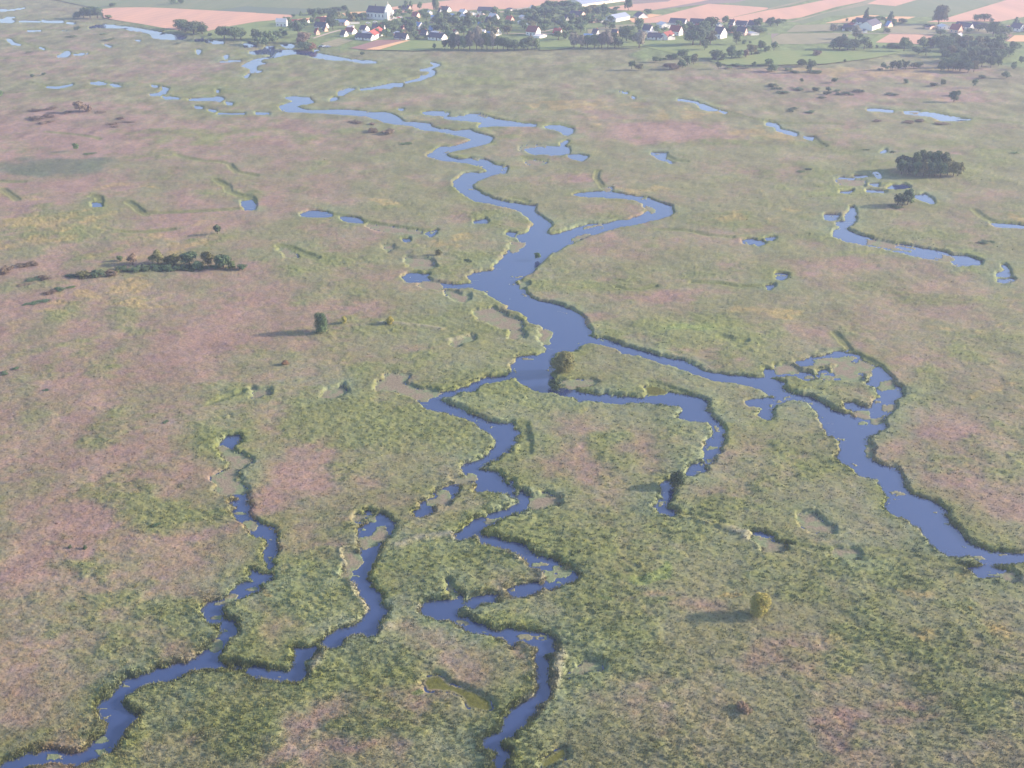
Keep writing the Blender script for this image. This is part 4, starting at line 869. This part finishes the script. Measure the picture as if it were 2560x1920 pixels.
T('tree row on the left', 0, 200, B_, "1355,1596,110,98,olive 1495,1612,100,85,olive 1625,1605,125,102,dark 1790,1612,100,110,olive 1920,1635,130,110,dark 1035,1568,45,45,bush 1140,1605,80,80,brown 2080,1645,70,50,bush,dark 1440,1600,70,60,olive 1700,1640,80,70,bush,dark 1990,1638,70,70,bush")
T('strip under the left tree row', 0, 640, B_, "1050,138,110,62,low,dark 1150,138,120,62,low,dark 1250,128,120,60,low,dark 1350,130,120,62,low,dark 1450,135,120,72,low,dark 1530,132,110,62,low,dark 1620,128,120,50,low,dark 1720,118,140,48,low,dark 1840,116,110,40,low,dark 710,192,140,75,low,olive 830,188,130,78,low,dark 610,190,110,32,low,dark 930,178,130,66,low,brown 990,150,80,45,low,olive")
T('marsh at the left edge', 0, 640, B_, "30,160,120,90,low,brown 210,98,130,55,low,brown 280,90,90,50,low,brown 270,218,120,34,low,dark 360,208,110,42,low,brown 500,308,90,48,low,dark 420,335,95,40,low,brown 600,280,65,26,low 350,410,110,30,low,dark 240,425,90,26,low,dark 130,984,45,20,bush,dark 30,1026,75,28,low,dark 200,260,90,26,low,brown 390,1172,60,22,low,dark 1430,1445,50,26,low,dark 1350,2345,60,44,low,dark 600,2530,30,40,low,dark 730,2540,34,52,low,dark")
T('sedge left of the river', 640, 640, B_, "1125,592,60,30,low,dark 1640,-15,0.1,0.1")
T('river bank', 640, 200, B_, "1575,1520,50,50,bush,olive 1140,470,110,62,low,brown 1010,455,100,48,low,brown 860,375,110,28,low,brown 1000,388,60,24,low,brown 1830,1575,70,30,low,dark 1300,560,90,24,low")
# the ones that stand alone, large enough to show their leaves
SPECIAL = [(640, 640, "560,668,104,150", 'column', 'dark', 'lone_tree', 'tree', 'lone dark green columnar tree throwing a long shadow over the pink sedge', 2),
           (1280, 1440, "2152,372,168,190", 'ball', 'yellow', 'willow_bush', 'bush', 'round yellowish willow bush alone in the green reeds at the lower right', 2),
           (1280, 640, "440,1035,225,232", 'ball', 'olive', 'willow_bush', 'bush', 'large olive brown willow bush on the bank where the wide river ends', 2),
           (1280, 640, "390,1165,150,110", 'low', 'dark', 'shrub', 'shrub', 'dark low shrub overhanging the channel below the big olive willow', 1),
           (1280, 1080, "1435,490,120,140", 'bush', 'dark', 'shrub', 'shrub', 'dark scraggy shrub standing over the narrow creek right of centre', 1),
           (640, 640, "1158,598,52,68", 'bush', 'bright', 'shrub', 'shrub', 'small bright yellow shrub in the sedge left of the river', 1),
           (640, 640, "765,590,40,60", 'bush', 'yellow', 'shrub', 'shrub', 'pale yellow shrub just right of the lone dark tree', 1),
           (640, 640, "250,945,46,44", 'bush', 'rust', 'shrub', 'shrub', 'rusty orange shrub in the sedge below the lone dark tree', 1),
           (1280, 640, "225,30,50,50", 'bush', 'green', 'shrub', 'shrub', 'small green shrub on the right bank of the broad reach', 1),
           (1280, 1440, "2020,1195,130,100", 'low', 'brown', 'shrub', 'shrub', 'brownish low shrub in the reeds below the yellow willow bush', 1),
           (1920, 1440, "1745,292,36,22", 'bush', 'bright', 'shrub', 'shrub', 'tiny bright yellow shrub near the lower right edge', 0),
           (0, 1080, "1950,592,50,24", 'low', 'bright', 'shrub', 'shrub', 'tiny yellow flowering shrub on the left bank of the left creek', 0)]
TREES = [t for t in TREES if t[2] > 1.0]

def add_tree(u, v, w, h, kind, colr, big, name):
    z0 = .55 if kind in ('low', 'bush', 'ball') else .7
    if v < 175:
        z0 = 1.0
    k = ppm(v, z0)
    x, y = at(u, v, z0)
    dep = math.atan2(CAM_H, y)
    W_ = w / k * (1.0 if kind != 'poplar' else 2.0)
    Hm = h / k / math.cos(dep)
    if kind in ('bush', 'low', 'round', 'ball'):
        Hm = max((h / k - .45 * W_ * math.sin(dep)) / math.cos(dep), .35 * h / k)
    if kind == 'spruce':
        W_ *= 1.35
    y += .35 * W_
    root = empty(name, (x, y, z0), random.uniform(0, 6.28))
    for nm, me in (('trunk', TR[kind]), ('crown', crown_for(kind, colr, big))):
        o = bpy.data.objects.new(nm, me); link(o, root)
    dpt = .8 if kind == 'low' else random.uniform(.9, 1.1)
    f_ = (1.4 if v < 125 else 1.2) if v < 260 else (1.32 if kind in ('round', 'low', 'bush') else 1.2)
    if kind == 'low': f_ = 1.12
    root.scale = (W_ * f_, W_ * dpt * f_, Hm * (f_ + .02))
    return root

ORD = ['', 'second', 'third', 'fourth', 'fifth', 'sixth', 'seventh', 'eighth', 'ninth', 'tenth', 'eleventh', 'twelfth', 'thirteenth', 'fourteenth', 'fifteenth', 'sixteenth', 'seventeenth', 'eighteenth', 'nineteenth', 'twentieth']
def ordinal(i, n):
    if n == 1: return ''
    if i == 0: return 'leftmost'
    if i == n - 1: return 'rightmost'
    if i < n / 2: return ORD[i] + ' from left' if i < len(ORD) else str(i)
    return ORD[n - 1 - i] + ' from right'
KW = {'round': 'tree', 'bush': 'bush', 'poplar': 'slim tree', 'spruce': 'pointed conifer', 'low': 'low shrub'}
CW = {'green': 'green', 'dark': 'dark green', 'olive': 'olive green', 'silver': 'silvery', 'brown': 'brownish', 'yellow': 'yellow', 'bright': 'bright yellow', 'rust': 'rust coloured'}
buckets = {}
for t in TREES:
    buckets.setdefault((t[6], t[4], t[5]), []).append(t)
def fill(zone, n, u0, u1, va, vb):
    rr = random.Random(len(zone) * 7 + n)
    for _ in range(n):
        u = rr.uniform(u0, u1); t = (u - u0) / (u1 - u0); v = rr.uniform(0, 1)
        TREES.append((u, va[0] + (va[1] - va[0]) * t + v * ((vb[0] - va[0]) + ((vb[1] - vb[0]) - (va[1] - va[0])) * t), rr.uniform(11, 19), rr.uniform(9, 19), 'round', rr.choice(['green', 'green', 'dark', 'olive']), zone))
fill('middle of the village', 34, 985, 1270, (52, 30), (96, 92))
fill('right half of the village', 46, 1262, 1560, (34, 22), (84, 76))
fill('west end of the village', 12, 690, 900, (52, 48), (74, 84))
fill('hamlet on the right', 20, 1590, 1900, (62, 66), (86, 88))
tall = sorted([t for t in TREES if t[4] in ('round', 'poplar', 'spruce')], key=lambda t: -t[2] * t[3])
SMALL = tall[285:]
sm = set(id(t) for t in SMALL)
TREES = [t for t in TREES if id(t) not in sm]
quads = []
for u, v, w, h, kind, colr, zn in SMALL:
    k = ppm(v, 1.0); x, y = at(u, v, 1.0); W_ = w / k * 1.35; H_ = h / k * 1.25
    q = crown_mesh('round', 420, random.randrange(9999), .07) * np.array([W_, W_, H_]) + np.array([x, y + .3 * W_, 1.0])
    quads.append(q)
o = mesh_np('small_garden_trees', np.concatenate(quads), np.arange(sum(len(q) for q in quads), dtype=np.int32), 4, LM['green'])
o['kind'] = 'stuff'; o['category'] = 'trees'; o['label'] = 'many small garden trees scattered between the village houses'
buckets = {}
for t in TREES:
    buckets.setdefault((t[6], t[4], t[5]), []).append(t)
def bands(lst, key):
    if len(lst) <= 14:
        return [('', lst)]
    q = sorted(lst, key=key); nb = 2 if len(lst) <= 26 else 3
    cut = [q[i * len(q) // nb:(i + 1) * len(q) // nb] for i in range(nb)]
    return list(zip((['rear of ', 'front of '] if nb == 2 else ['rear of ', 'inner part of ', 'front of ']), cut))
for (zone, kind, colr), band, lst in [(kk, b0, l2) for kk, l1 in buckets.items() for b0, l2 in bands(l1, lambda t: t[1])]:
    lst.sort(key=lambda t: t[0])
    for i, (u, v, w, h, k_, c_, z_) in enumerate(lst):
        nm = {'round': 'tree', 'poplar': 'tree', 'spruce': 'conifer_tree', 'bush': 'bush', 'low': 'shrub'}[kind]
        o = add_tree(u, v, w, h, kind, colr, 1 if max(w, h) > 24 else 0, nm)
        od = ordinal(i, len(lst))
        o['label'] = f"{CW[colr]} {KW[kind]}" + (f", {od} such" if od else '') + f", {band}{zone}"
        o['category'] = {'low': 'shrub', 'bush': 'bush'}.get(kind, 'tree')
        o['group'] = f"{'trees' if kind not in ('low', 'bush') else 'bushes'} - {zone}"
for ox, oy, s, kind, colr, nm, cat, lab, big in SPECIAL:
    x, y, w, h = [float(a) for a in s.split(',')]
    o = add_tree(ox + x / S, oy + y / S, w / S, h / S, kind, colr, big, 'tree' if nm == 'lone_tree' else nm)
    if nm == 'lone_tree':
        o.scale = (o.scale[0] * 1.12, o.scale[1] * 1.1, o.scale[2] * .88)
    if colr == 'olive':
        o.scale = (o.scale[0] * .9, o.scale[1] * .9, o.scale[2] * .82)
    if colr == 'yellow' and kind == 'ball':
        o.scale = (o.scale[0] * 1.08, o.scale[1] * 1.08, o.scale[2] * 1.12)
    o['label'] = lab; o['category'] = cat

# ------------------------------------------------------------------ village
HM = {'slate': simple_mat('roof_dark_grey', (.085, .085, .11), .8, .2, .8), 'brown': simple_mat('roof_red_brown', (.24, .075, .06), .8, .2, .8), 'red': simple_mat('roof_red', (.42, .09, .07), .7, .15, .8),
      'blue': simple_mat('roof_blue_metal', (.14, .25, .46), .4, .12, .5, .4), 'light': simple_mat('roof_pale_sheet', (.62, .60, .60), .5, .1, .5, .4), 'bluegrey': simple_mat('roof_blue_grey', (.26, .31, .40), .6, .12, .5)}
WM = {'white': simple_mat('plaster_white', (.82, .79, .74), .85, .05, .5), 'peach': simple_mat('plaster_peach', (.72, .50, .38), .85, .08, .5), 'brown': simple_mat('boards_brown', (.30, .17, .12), .85, .15, 1), 'cream': simple_mat('plaster_cream', (.78, .70, .58), .85, .06, .5)}
glass = simple_mat('window_glass', (.05, .06, .08), .15, .1, 1, .5)
frame_m = simple_mat('window_frame_white', (.75, .74, .72), .6, .05, 1)
doorm = simple_mat('door_wood', (.22, .12, .07), .7, .2, 2)
brick = simple_mat('chimney_brick', (.34, .16, .12), .9, .2, 3)

def build_house(name, L, W_, hw, hr, roofc, wallc, windows=True, chimney=True):
    """origin at base centre; long axis x; gables at +-x"""
    root = empty(name, (0, 0, 0))
    a, b_ = L / 2, W_ / 2
    V = [(-a, -b_, 0), (a, -b_, 0), (a, b_, 0), (-a, b_, 0), (-a, -b_, hw), (a, -b_, hw), (a, b_, hw), (-a, b_, hw), (-a, 0, hr), (a, 0, hr)]
    Fc = [(0, 1, 5, 4), (2, 3, 7, 6), (1, 2, 6, 9, 5), (3, 0, 4, 8, 7), (0, 3, 2, 1)]
    pymesh('wall', V, Fc, WM[wallc], root)
    ov, oe, th = .45, .35, .16
    sl = (hr - hw) / b_
    parts = []
    for s in (-1, 1):
        y1 = s * (b_ + ov); z1 = hw - sl * ov + .05; zr = hr + .05
        vv_ = [(-a - oe, y1, z1), (a + oe, y1, z1), (a + oe, 0, zr), (-a - oe, 0, zr)]
        vt = [(x, y, z + th) for x, y, z in vv_]
        f = [(0, 1, 2, 3), (4, 7, 6, 5), (0, 4, 5, 1), (1, 5, 6, 2), (3, 7, 4, 0)]
        if s > 0:
            f = [tuple(reversed(q)) for q in f]
        parts.append((vv_ + vt, f))
    V, Fc = join(parts)
    roof = pymesh('roof', V, Fc, HM[roofc], root)
    if chimney:
        v, f = box(a * .25, a * .25 + .8, .25, .9, hw + (hr - hw) * .6, hr + .9)
        pymesh('chimney', v, f, brick, roof)
    if windows:
        n = max(2, min(5, int(L / 3.2)))
        for i in range(n):
            x = -a + L * (i + .5) / n
            if i == n // 2 and n > 2:
                v, f = box(x - .5, x + .5, -b_ - .05, -b_ - .002, .05, 2.1)
                pymesh('door', v, f, doorm, root)
                continue
            v, f = box(x - .55, x + .55, -b_ - .05, -b_ - .002, 1.0, 2.25)
            fr = pymesh('window', v, f, frame_m, root)
            v, f = box(x - .42, x + .42, -b_ - .06, -b_ - .045, 1.12, 2.13)
            pymesh('pane', v, f, glass, fr)
        for yq in (-b_ * .45, b_ * .45):
            if hw > 2.0:
                v, f = box(a + .002, a + .05, yq - .45, yq + .45, 1.0, 2.2)
                fr = pymesh('window', v, f, frame_m, root)
                v, f = box(a + .045, a + .06, yq - .34, yq + .34, 1.1, 2.1)
                pymesh('pane', v, f, glass, fr)
    return root

HOUSES = []
def Hs(zone, ox, oy, sc, s):
    for p in s.split():
        q = p.split(',')
        f = [float(a) for a in q[:5]]
        HOUSES.append((ox + f[0] / sc, ox + f[1] / sc, ox + f[2] / sc, oy + f[3] / sc, oy + f[4] / sc, q[5], q[6], q[7] if len(q) > 7 else '', zone))
Hs('left end of the village', 660, 0, A1, "205,380,400,460,330,light,white,shed 420,560,590,410,345,brown,white,shed 595,740,775,410,345,brown,white,shed 440,470,512,440,392,brown,peach,shed 865,1040,1130,430,312,brown,white 860,1050,1110,492,425,slate,white 860,900,965,602,510,brown,peach 1000,1045,1110,545,480,slate,peach 1190,1385,1460,440,355,bluegrey,peach,shed")
Hs('by the ploughed strip', 660, 0, A1, "1380,1515,1600,590,505,brown,white 1310,1380,1450,635,560,slate,white 1560,1835,1908,700,600,slate,white,barn 1640,1735,1818,548,455,slate,white 1860,2060,2095,522,455,slate,white 1690,1830,1872,602,555,light,white,shed 1440,1540,1552,500,445,light,white,shed")
Hs('right of the church', 960, 0, A2, "290,410,480,190,130,slate,peach 950,1090,1160,210,130,slate,white 470,555,628,312,240,brown,peach 740,770,832,252,190,light,white,shed 800,930,940,322,272,blue,white,shed 1110,1205,1215,287,243,blue,white,shed 940,950,995,235,175,slate,white 180,190,260,212,185,slate,peach,shed")
Hs('by the upper village track', 960, 0, A2, "1280,1365,1450,272,175,light,white 1300,1390,1470,342,258,light,white 1600,1910,1980,242,140,slate,white,barn 1450,1460,1580,268,222,light,white,shed 1790,1905,1992,377,250,light,white 1740,1830,1882,397,350,slate,white")
Hs('middle of the village', 960, 0, A2, "330,520,600,415,365,slate,white 430,590,690,495,398,blue,white 185,200,330,627,560,light,peach,shed 170,370,428,687,625,slate,white 555,610,642,585,525,brown,brown,shed 620,720,772,627,570,slate,white 750,820,892,562,500,blue,white 750,990,1088,702,590,slate,white 830,840,985,612,558,light,white,shed 1610,1690,1735,490,415,blue,peach 1595,1740,1755,575,520,light,white,shed 1180,1195,1272,602,520,brown,white,shed 1590,1600,1655,365,308,brown,white 1780,1890,1900,602,555,blue,white,shed 1860,1930,2028,617,510,slate,white 2055,2070,2135,492,445,light,white,shed 270,290,370,560,480,brown,peach")
Hs('right half of the village', 1260, 0, A3, "20,110,180,382,318,red,peach -5,5,55,492,448,slate,peach,shed 250,260,322,417,365,light,white,shed 280,290,388,327,275,light,white,shed 390,400,498,458,415,light,white,shed 380,550,637,620,470,brown,white 490,600,762,657,608,light,white,shed 850,970,1008,602,530,red,white 440,475,532,188,110,light,white 870,880,998,107,78,light,white,shed 1120,1330,1418,297,210,slate,peach 1050,1062,1132,352,300,slate,white 1080,1090,1172,302,262,brown,peach,shed 1440,1550,1622,392,312,slate,peach 1655,1665,1772,392,360,light,white,shed 1250,1270,1318,447,400,brown,peach,shed 1520,1600,1652,612,530,slate,white 1850,1940,1992,622,530,slate,peach 1385,1530,1542,642,592,blue,white,shed 60,80,190,188,160,slate,white,shed 620,640,720,225,185,light,white,shed 1700,1740,1790,215,185,slate,peach,shed")
Hs('in the hamlet at the right', 1560, 20, A4, "255,360,412,350,242,slate,white 310,325,445,362,322,light,white,shed 325,530,580,440,362,slate,white 575,590,690,442,378,brown,white,shed 630,765,822,380,258,brown,white 630,840,888,232,178,slate,white,barn 485,500,622,282,208,light,white,shed 915,1090,1112,232,190,slate,white,barn 970,1000,1072,302,228,brown,white 820,850,1022,347,305,brown,peach,shed 1240,1345,1432,422,278,slate,white 1285,1300,1358,272,213,light,white,shed 1450,1510,1542,242,198,slate,white 1550,1690,1718,262,198,slate,white,barn 1720,1855,1898,264,205,slate,white,barn 1455,1465,1522,342,250,brown,peach,shed 1560,1675,1712,377,268,slate,peach 1725,1750,1858,377,345,light,white,shed 160,190,312,142,90,slate,white 210,235,258,350,312,slate,white,shed")
Hs('at the farm on the right', 2080, 20, A5, "130,235,268,267,203,slate,white 205,215,297,237,180,brown,white,shed 270,480,560,200,140,slate,white,barn 360,375,402,285,250,slate,white,shed 620,655,712,222,185,blue,peach")
Hs('at the far right farmstead', 2080, 20, A5, "1085,1140,1205,247,205,slate,peach,shed 1250,1260,1358,252,200,light,white,shed 1370,1465,1512,292,198,brown,peach 1440,1600,1642,247,178,slate,white,barn 1620,1770,1795,242,192,slate,white,barn 1975,2020,2062,292,218,slate,white 2080,2175,2230,272,188,slate,white 2230,2300,2350,280,200,slate,white")
WRD = {'slate': 'dark grey roof', 'brown': 'red brown roof', 'red': 'bright red roof', 'blue': 'blue roof', 'light': 'pale roof', 'bluegrey': 'blue grey roof'}
WWD = {'white': 'white', 'peach': 'peach', 'brown': 'brown'}
hb = {}
for h in HOUSES:
    hb.setdefault((h[8], h[5], h[6], h[7]), []).append(h)
for (zone, rc, wc, typ), lst in hb.items():
    lst.sort(key=lambda h: (h[0] + h[2]))
    for i, (u0, u1, u2, vb, vt, rc_, wc_, tp_, z_) in enumerate(lst):
        k = ppm(vb, 1.0)
        al = math.atan(((u0 + u2) / 2 - PW / 2) / FPX / (CP + .35 * SP))
        gw, lw = (u2 - u1) / k, max(u1 - u0, 1) / k
        if lw < 2.5:                                   # seen almost end on
            re_ = R(62)
            W_ = max(gw / math.sin(re_), 3.0); L = max(W_ * 1.1, 4)
        else:
            re_ = R(34) if gw / max(lw, .1) > .25 else R(16)
            W_ = min(max(gw / math.sin(re_), 4.0), 11.0); L = lw / math.cos(re_)
        H_ = (vb - vt) / k
        shed = typ == 'shed'
        hr = max(H_, 2.2); hw = hr * (.62 if shed else .46)
        if not shed: hr = max(hr, 5)
        o = build_house({'shed': 'shed', 'barn': 'barn', '': 'house'}[typ], L, W_, hw, hr, rc, wc, not shed or L > 9, typ == '')
        um = (u0 + u2) / 2
        x, y = at(um, vb, 1.0)
        o.location = (x, y + .35 * (W_ * math.cos(re_) + L * math.sin(re_)), 1.0)
        o.rotation_euler = (0, 0, -(re_ + al * .9))
        od = ordinal(i, len(lst))
        o['label'] = f"{WWD[wc]} {typ or 'house'}, {WRD[rc]}" + (f", {od} such" if od else '') + f", {zone}"
        o['category'] = typ or 'house'
        o['group'] = 'farm buildings ' + zone

# the long halls whose sunlit long side faces right
def long_hall(name, uL, vL, uR, vR, wd, hw, hr, roofc, wallc, label):
    p, q = Vector((*at(uL, vL, 1), 0)), Vector((*at(uR, vR, 1), 0))
    L = (q - p).length
    o = build_house(name, L, wd, hw, hr, roofc, wallc, True, False)
    d = (q - p).normalized(); nrm = Vector((-d.y, d.x, 0))
    c_ = (p + q) / 2 + nrm * wd / 2
    o.location = (c_.x, c_.y, 1.0); o.rotation_euler = (0, 0, math.atan2(d.y, d.x))
    o['label'] = label; o['category'] = 'barn'
    return o
long_hall('barn', 1260 + 1350 / A3, 118 / A3, 1260 + 2095 / A3, 14 / A3, 22, 2.6, 6.5, 'bluegrey', 'cream', 'very long cream hall with pale blue roof at the top centre')
long_hall('barn', 1260 + 1935 / A3, 382 / A3, 1260 + 2175 / A3, 335 / A3, 12, 3.2, 6, 'bluegrey', 'white', 'long white barn with blue grey roof beside the pink field')
long_hall('barn', 660 + 1920 / A1, 685 / A1, 660 + 2078 / A1, 600 / A1, 9, 3.6, 6.5, 'red', 'white', 'white barn with bright red roof above the ploughed strip')
long_hall('barn', 2080 + 460 / A5, 20 + 262 / A5, 2080 + 562 / A5, 20 + 225 / A5, 12, 4.0, 7.5, 'slate', 'white', 'long white barn with curved dark roof at the farm')
long_hall('shed', 2080 + 1470 / A5, 20 + 345 / A5, 2080 + 1500 / A5, 20 + 330 / A5, 4, 2, 3, 'light', 'white', 'tiny white shed above the far right grove')
long_hall('shed', 1560 + 590 / A4, 20 + 445 / A4, 1560 + 690 / A4, 20 + 415 / A4, 7, 3.5, 6, 'brown', 'white', 'white annex with brown roof beside the long dark roofed barn')

# garden walls
wallm = WM['white']
for (ox, oy, sc, xa, ya, xb, yb, h_, lab) in ((660, 0, A1, 1470, 418, 1650, 412, 1.8, 'long low peach white garden wall right of the blue grey shed'), (960, 0, A2, 1650, 270, 1895, 215, 1.6, 'white garden wall along the track below the long barn'),
                                          (1260, 0, A3, 500, 645, 560, 640, 1.5, 'short white wall in front of the big brown roofed house'), (960, 0, A2, 690, 408, 860, 392, 1.2, 'low pale wall right of the blue roofed house')):
    p = Vector((*at(ox + xa / sc, oy + ya / sc, 1), 0)); q = Vector((*at(ox + xb / sc, oy + yb / sc, 1), 0))
    L = (q - p).length; d = (q - p).normalized()
    v1, f1 = box(-L / 2, L / 2, -.15, .15, 0, h_); v2, f2 = box(-L / 2 - .05, L / 2 + .05, -.22, .22, h_ + .002, h_ + .12)
    o = pymesh('garden_wall', v1, f1, wallm)
    o.location = ((p + q) / 2).to_tuple()[:2] + (1.0,); o.rotation_euler = (0, 0, math.atan2(d.y, d.x))
    pymesh('coping', v2, f2, WM['peach'], o)
    o['label'] = lab; o['category'] = 'wall'

# vehicles and small white things by the pond and the church
carpaint = {'white': simple_mat('paint_white', (.8, .8, .8), .3, .03, 1, .5), 'blue': simple_mat('paint_blue_grey', (.20, .26, .36), .3, .05, 1, .5), 'red': simple_mat('paint_red', (.45, .08, .06), .3, .05, 1, .5)}
tyre = simple_mat('rubber', (.03, .03, .03), .8, .1, 2)
def car(u, v, rz, colr, lab):
    x, y = at(u, v, 1.0)
    root = empty('parked_car', (x, y, 1.0), rz)
    pr = [(-2.1, .35), (2.1, .35), (2.15, .75), (1.3, .9), (.7, 1.42), (-1.2, 1.42), (-1.9, .95), (-2.15, .85)]
    V = [(a, s, z) for s in (-.85, .85) for a, z in pr]
    n = len(pr)
    Fc = [tuple(range(n)), tuple(range(2 * n - 1, n - 1, -1))] + [(i, n + i, n + (i + 1) % n, (i + 1) % n) for i in range(n)]
    pymesh('body', V, Fc, carpaint[colr], root)
    v, f = box(-1.1, .75, -.87, .87, 1.0, 1.32)
    pymesh('window', v, f, glass, root)
    for wx_ in (-1.35, 1.35):
        for wy_ in (-.86, .86):
            V = [(wx_ + .33 * math.cos(t * math.pi / 6), wy_ + s, .33 + .33 * math.sin(t * math.pi / 6)) for s in (-.1, .1) for t in range(12)]
            Fc = [tuple(range(12)), tuple(range(23, 11, -1))] + [(i, 12 + i, 12 + (i + 1) % 12, (i + 1) % 12) for i in range(12)]
            pymesh('wheel', V, Fc, tyre, root)
    root['label'] = lab; root['category'] = 'car'; root['group'] = 'cars parked in and by the village'
car(660 + 1055 / A1, 818 / A1, .3, 'white', 'white car parked on the grass right of the pond')
car(660 + 990 / A1, 815 / A1, .1, 'blue', 'dull blue grey car left of the white car by the pond')
car(660 + 1115 / A1, 818 / A1, .5, 'blue', 'blue grey car right of the white car by the pond')
car(960 + 200 / A2, 325 / A2, .4, 'white', 'white car parked nearest the church front')
car(960 + 240 / A2, 315 / A2, .4, 'red', 'reddish car between the two white cars by the church')
car(960 + 285 / A2, 308 / A2, .4, 'white', 'white car parked farthest right along the church lane')
car(660 + 1920 / A1, 392 / A1, .2, 'white', 'white car below the left side of the church nave')
car(660 + 1800 / A1, 410 / A1, .2, 'white', 'white car left of the church lane below the trees')

# ------------------------------------------------------------------ the church
uN0, uN1, uF0, uF1 = 660 + 1795 / A1, 660 + 2075 / A1, 660 + 2060 / A1, 660 + 2205 / A1
vB = 345 / A1
k = ppm(vB, 1.0)
x, y = at((uN1 + uF1) / 2, vB, 1.0)
ch = empty('church', (x - 4, y + 6, 1.0), -R(24))
Lc, Wc, hw, hr = 20.0, 12.0, 6.5, 11.5
a, b_ = Lc / 2, Wc / 2
V = [(-a, -b_, 0), (a, -b_, 0), (a, b_, 0), (-a, b_, 0), (-a, -b_, hw), (a, -b_, hw), (a, b_, hw), (-a, b_, hw), (-a, 0, hr), (a, 0, hr)]
V = [(v[0] - 6, v[1], v[2]) for v in V]
pymesh('wall', V, [(0, 1, 5, 4), (2, 3, 7, 6), (1, 2, 6, 9, 5), (3, 0, 4, 8, 7)], WM['white'], ch)
V = []
for s in (-1, 1):
    V += [(-a - 6.4, s * (b_ + .5), hw - .3), (a - 6, s * (b_ + .5), hw - .3), (a - 6, 0, hr + .1), (-a - 6.4, 0, hr + .1)]
rf = pymesh('roof', V, [(0, 1, 2, 3), (7, 6, 5, 4)], HM['slate'], ch)
v, f = box(-9.3, -8.7, -.3, .3, hr - .3, hr + 1.6)
pymesh('roof_turret', v, f, HM['slate'], rf)
for i in range(5):
    xx_ = -14 + i * 4.0
    pr = [(-.7, 0), (.7, 0), (.7, 2.4), (.5, 3.0), (0, 3.3), (-.5, 3.0), (-.7, 2.4)]
    V = [(xx_ + p_, -b_ - .06, 2 + q_) for p_, q_ in pr] + [(xx_ + p_, -b_ + .02, 2 + q_) for p_, q_ in pr]
    n = len(pr)
    wv_ = pymesh('window', V, [tuple(range(n))] + [(i_, (i_ + 1) % n, n + (i_ + 1) % n, n + i_) for i_ in range(n)], frame_m, ch)
    V = [(xx_ + p_ * .7, -b_ - .09, 2.3 + q_ * .82) for p_, q_ in pr] + [(xx_ + p_ * .7, -b_ - .05, 2.3 + q_ * .82) for p_, q_ in pr]
    pymesh('pane', V, [tuple(range(n))] + [(i_, (i_ + 1) % n, n + (i_ + 1) % n, n + i_) for i_ in range(n)], glass, wv_)
# stepped west front, taller than the roof, with a recess between two buttressed sides
fx = a - 6
prof = [(-6.4, 0), (6.4, 0), (6.4, 8.4), (5.2, 8.6), (5.0, 10.2), (3.8, 10.8), (3.3, 12.2), (1.6, 12.6), (1.3, 13.2), (-1.3, 13.2), (-1.6, 12.6), (-3.3, 12.2), (-3.8, 10.8), (-5.0, 10.2), (-5.2, 8.6), (-6.4, 8.4)]
n = len(prof)
V = [(fx, p_, q_) for p_, q_ in prof] + [(fx + 1.4, p_, q_) for p_, q_ in prof]
fr_ = pymesh('facade', V, [tuple(reversed(range(n))), tuple(range(n, 2 * n))] + [(i_, (i_ + 1) % n, n + (i_ + 1) % n, n + i_) for i_ in range(n)], WM['white'], ch)
for s in (-1, 1):
    v, f = box(fx + 1.402, fx + 3.4, s * 4.6 - 1.3, s * 4.6 + 1.3, 0, 7.6)
    pymesh('buttress', v, f, WM['white'], fr_)
v, f = box(fx + 1.402, fx + 1.48, -1.2, 1.2, .1, 3.4); pymesh('door', v, f, doorm, fr_)
pr = [(-1.0, 5.2), (1.0, 5.2), (1.0, 8.0), (0, 9.4), (-1.0, 8.0)]
V = [(fx + 1.402, p_, q_) for p_, q_ in pr] + [(fx + 1.5, p_, q_) for p_, q_ in pr]
pymesh('window', V, [tuple(range(5, 10)), tuple(reversed(range(5)))] + [(i_, (i_ + 1) % 5, 5 + (i_ + 1) % 5, 5 + i_) for i_ in range(5)], glass, fr_)
V = [(fx, -1.0, 13.202), (fx + 1.4, -1.0, 13.202), (fx + 1.4, 1.0, 13.202), (fx, 1.0, 13.202), (fx + .7, 0, 14.6)]
sp = pymesh('spire', V, [(0, 1, 4), (1, 2, 4), (2, 3, 4), (3, 0, 4), (3, 2, 1, 0)], WM['cream'], ch)
v1 = box(fx + .62, fx + .78, -.08, .08, 14.4, 16.0); v2 = box(fx + .63, fx + .77, -.5, -.082, 15.2, 15.4); v3 = box(fx + .63, fx + .77, .082, .5, 15.2, 15.4)
V, Fc = join([v1, v2, v3]); pymesh('cross', V, Fc, frame_m, sp)
ch['label'] = 'white village church with tall stepped front and dark nave roof'; ch['category'] = 'church'

# ------------------------------------------------------------------ the air between here and the village
hv, hf = box(-11500, 11500, -600, 9300, -1.6, CAM_H + 6)
haze_m = bpy.data.materials.new('hazy_air'); haze_m.use_nodes = True
nt = haze_m.node_tree
nt.nodes.remove(nt.nodes['Principled BSDF'])
pv = nt.nodes.new('ShaderNodeVolumePrincipled')
pv.inputs['Color'].default_value = (.58, .67, 1.0, 1)
pv.inputs['Density'].default_value = .00023
pv.inputs['Anisotropy'].default_value = .2
nt.links.new(pv.outputs[0], nt.nodes['Material Output'].inputs['Volume'])
hz = pymesh('haze', hv, hf, haze_m)
hz['kind'] = 'stuff'; hz['label'] = 'bluish summer haze over the marsh and village'; hz['category'] = 'haze'
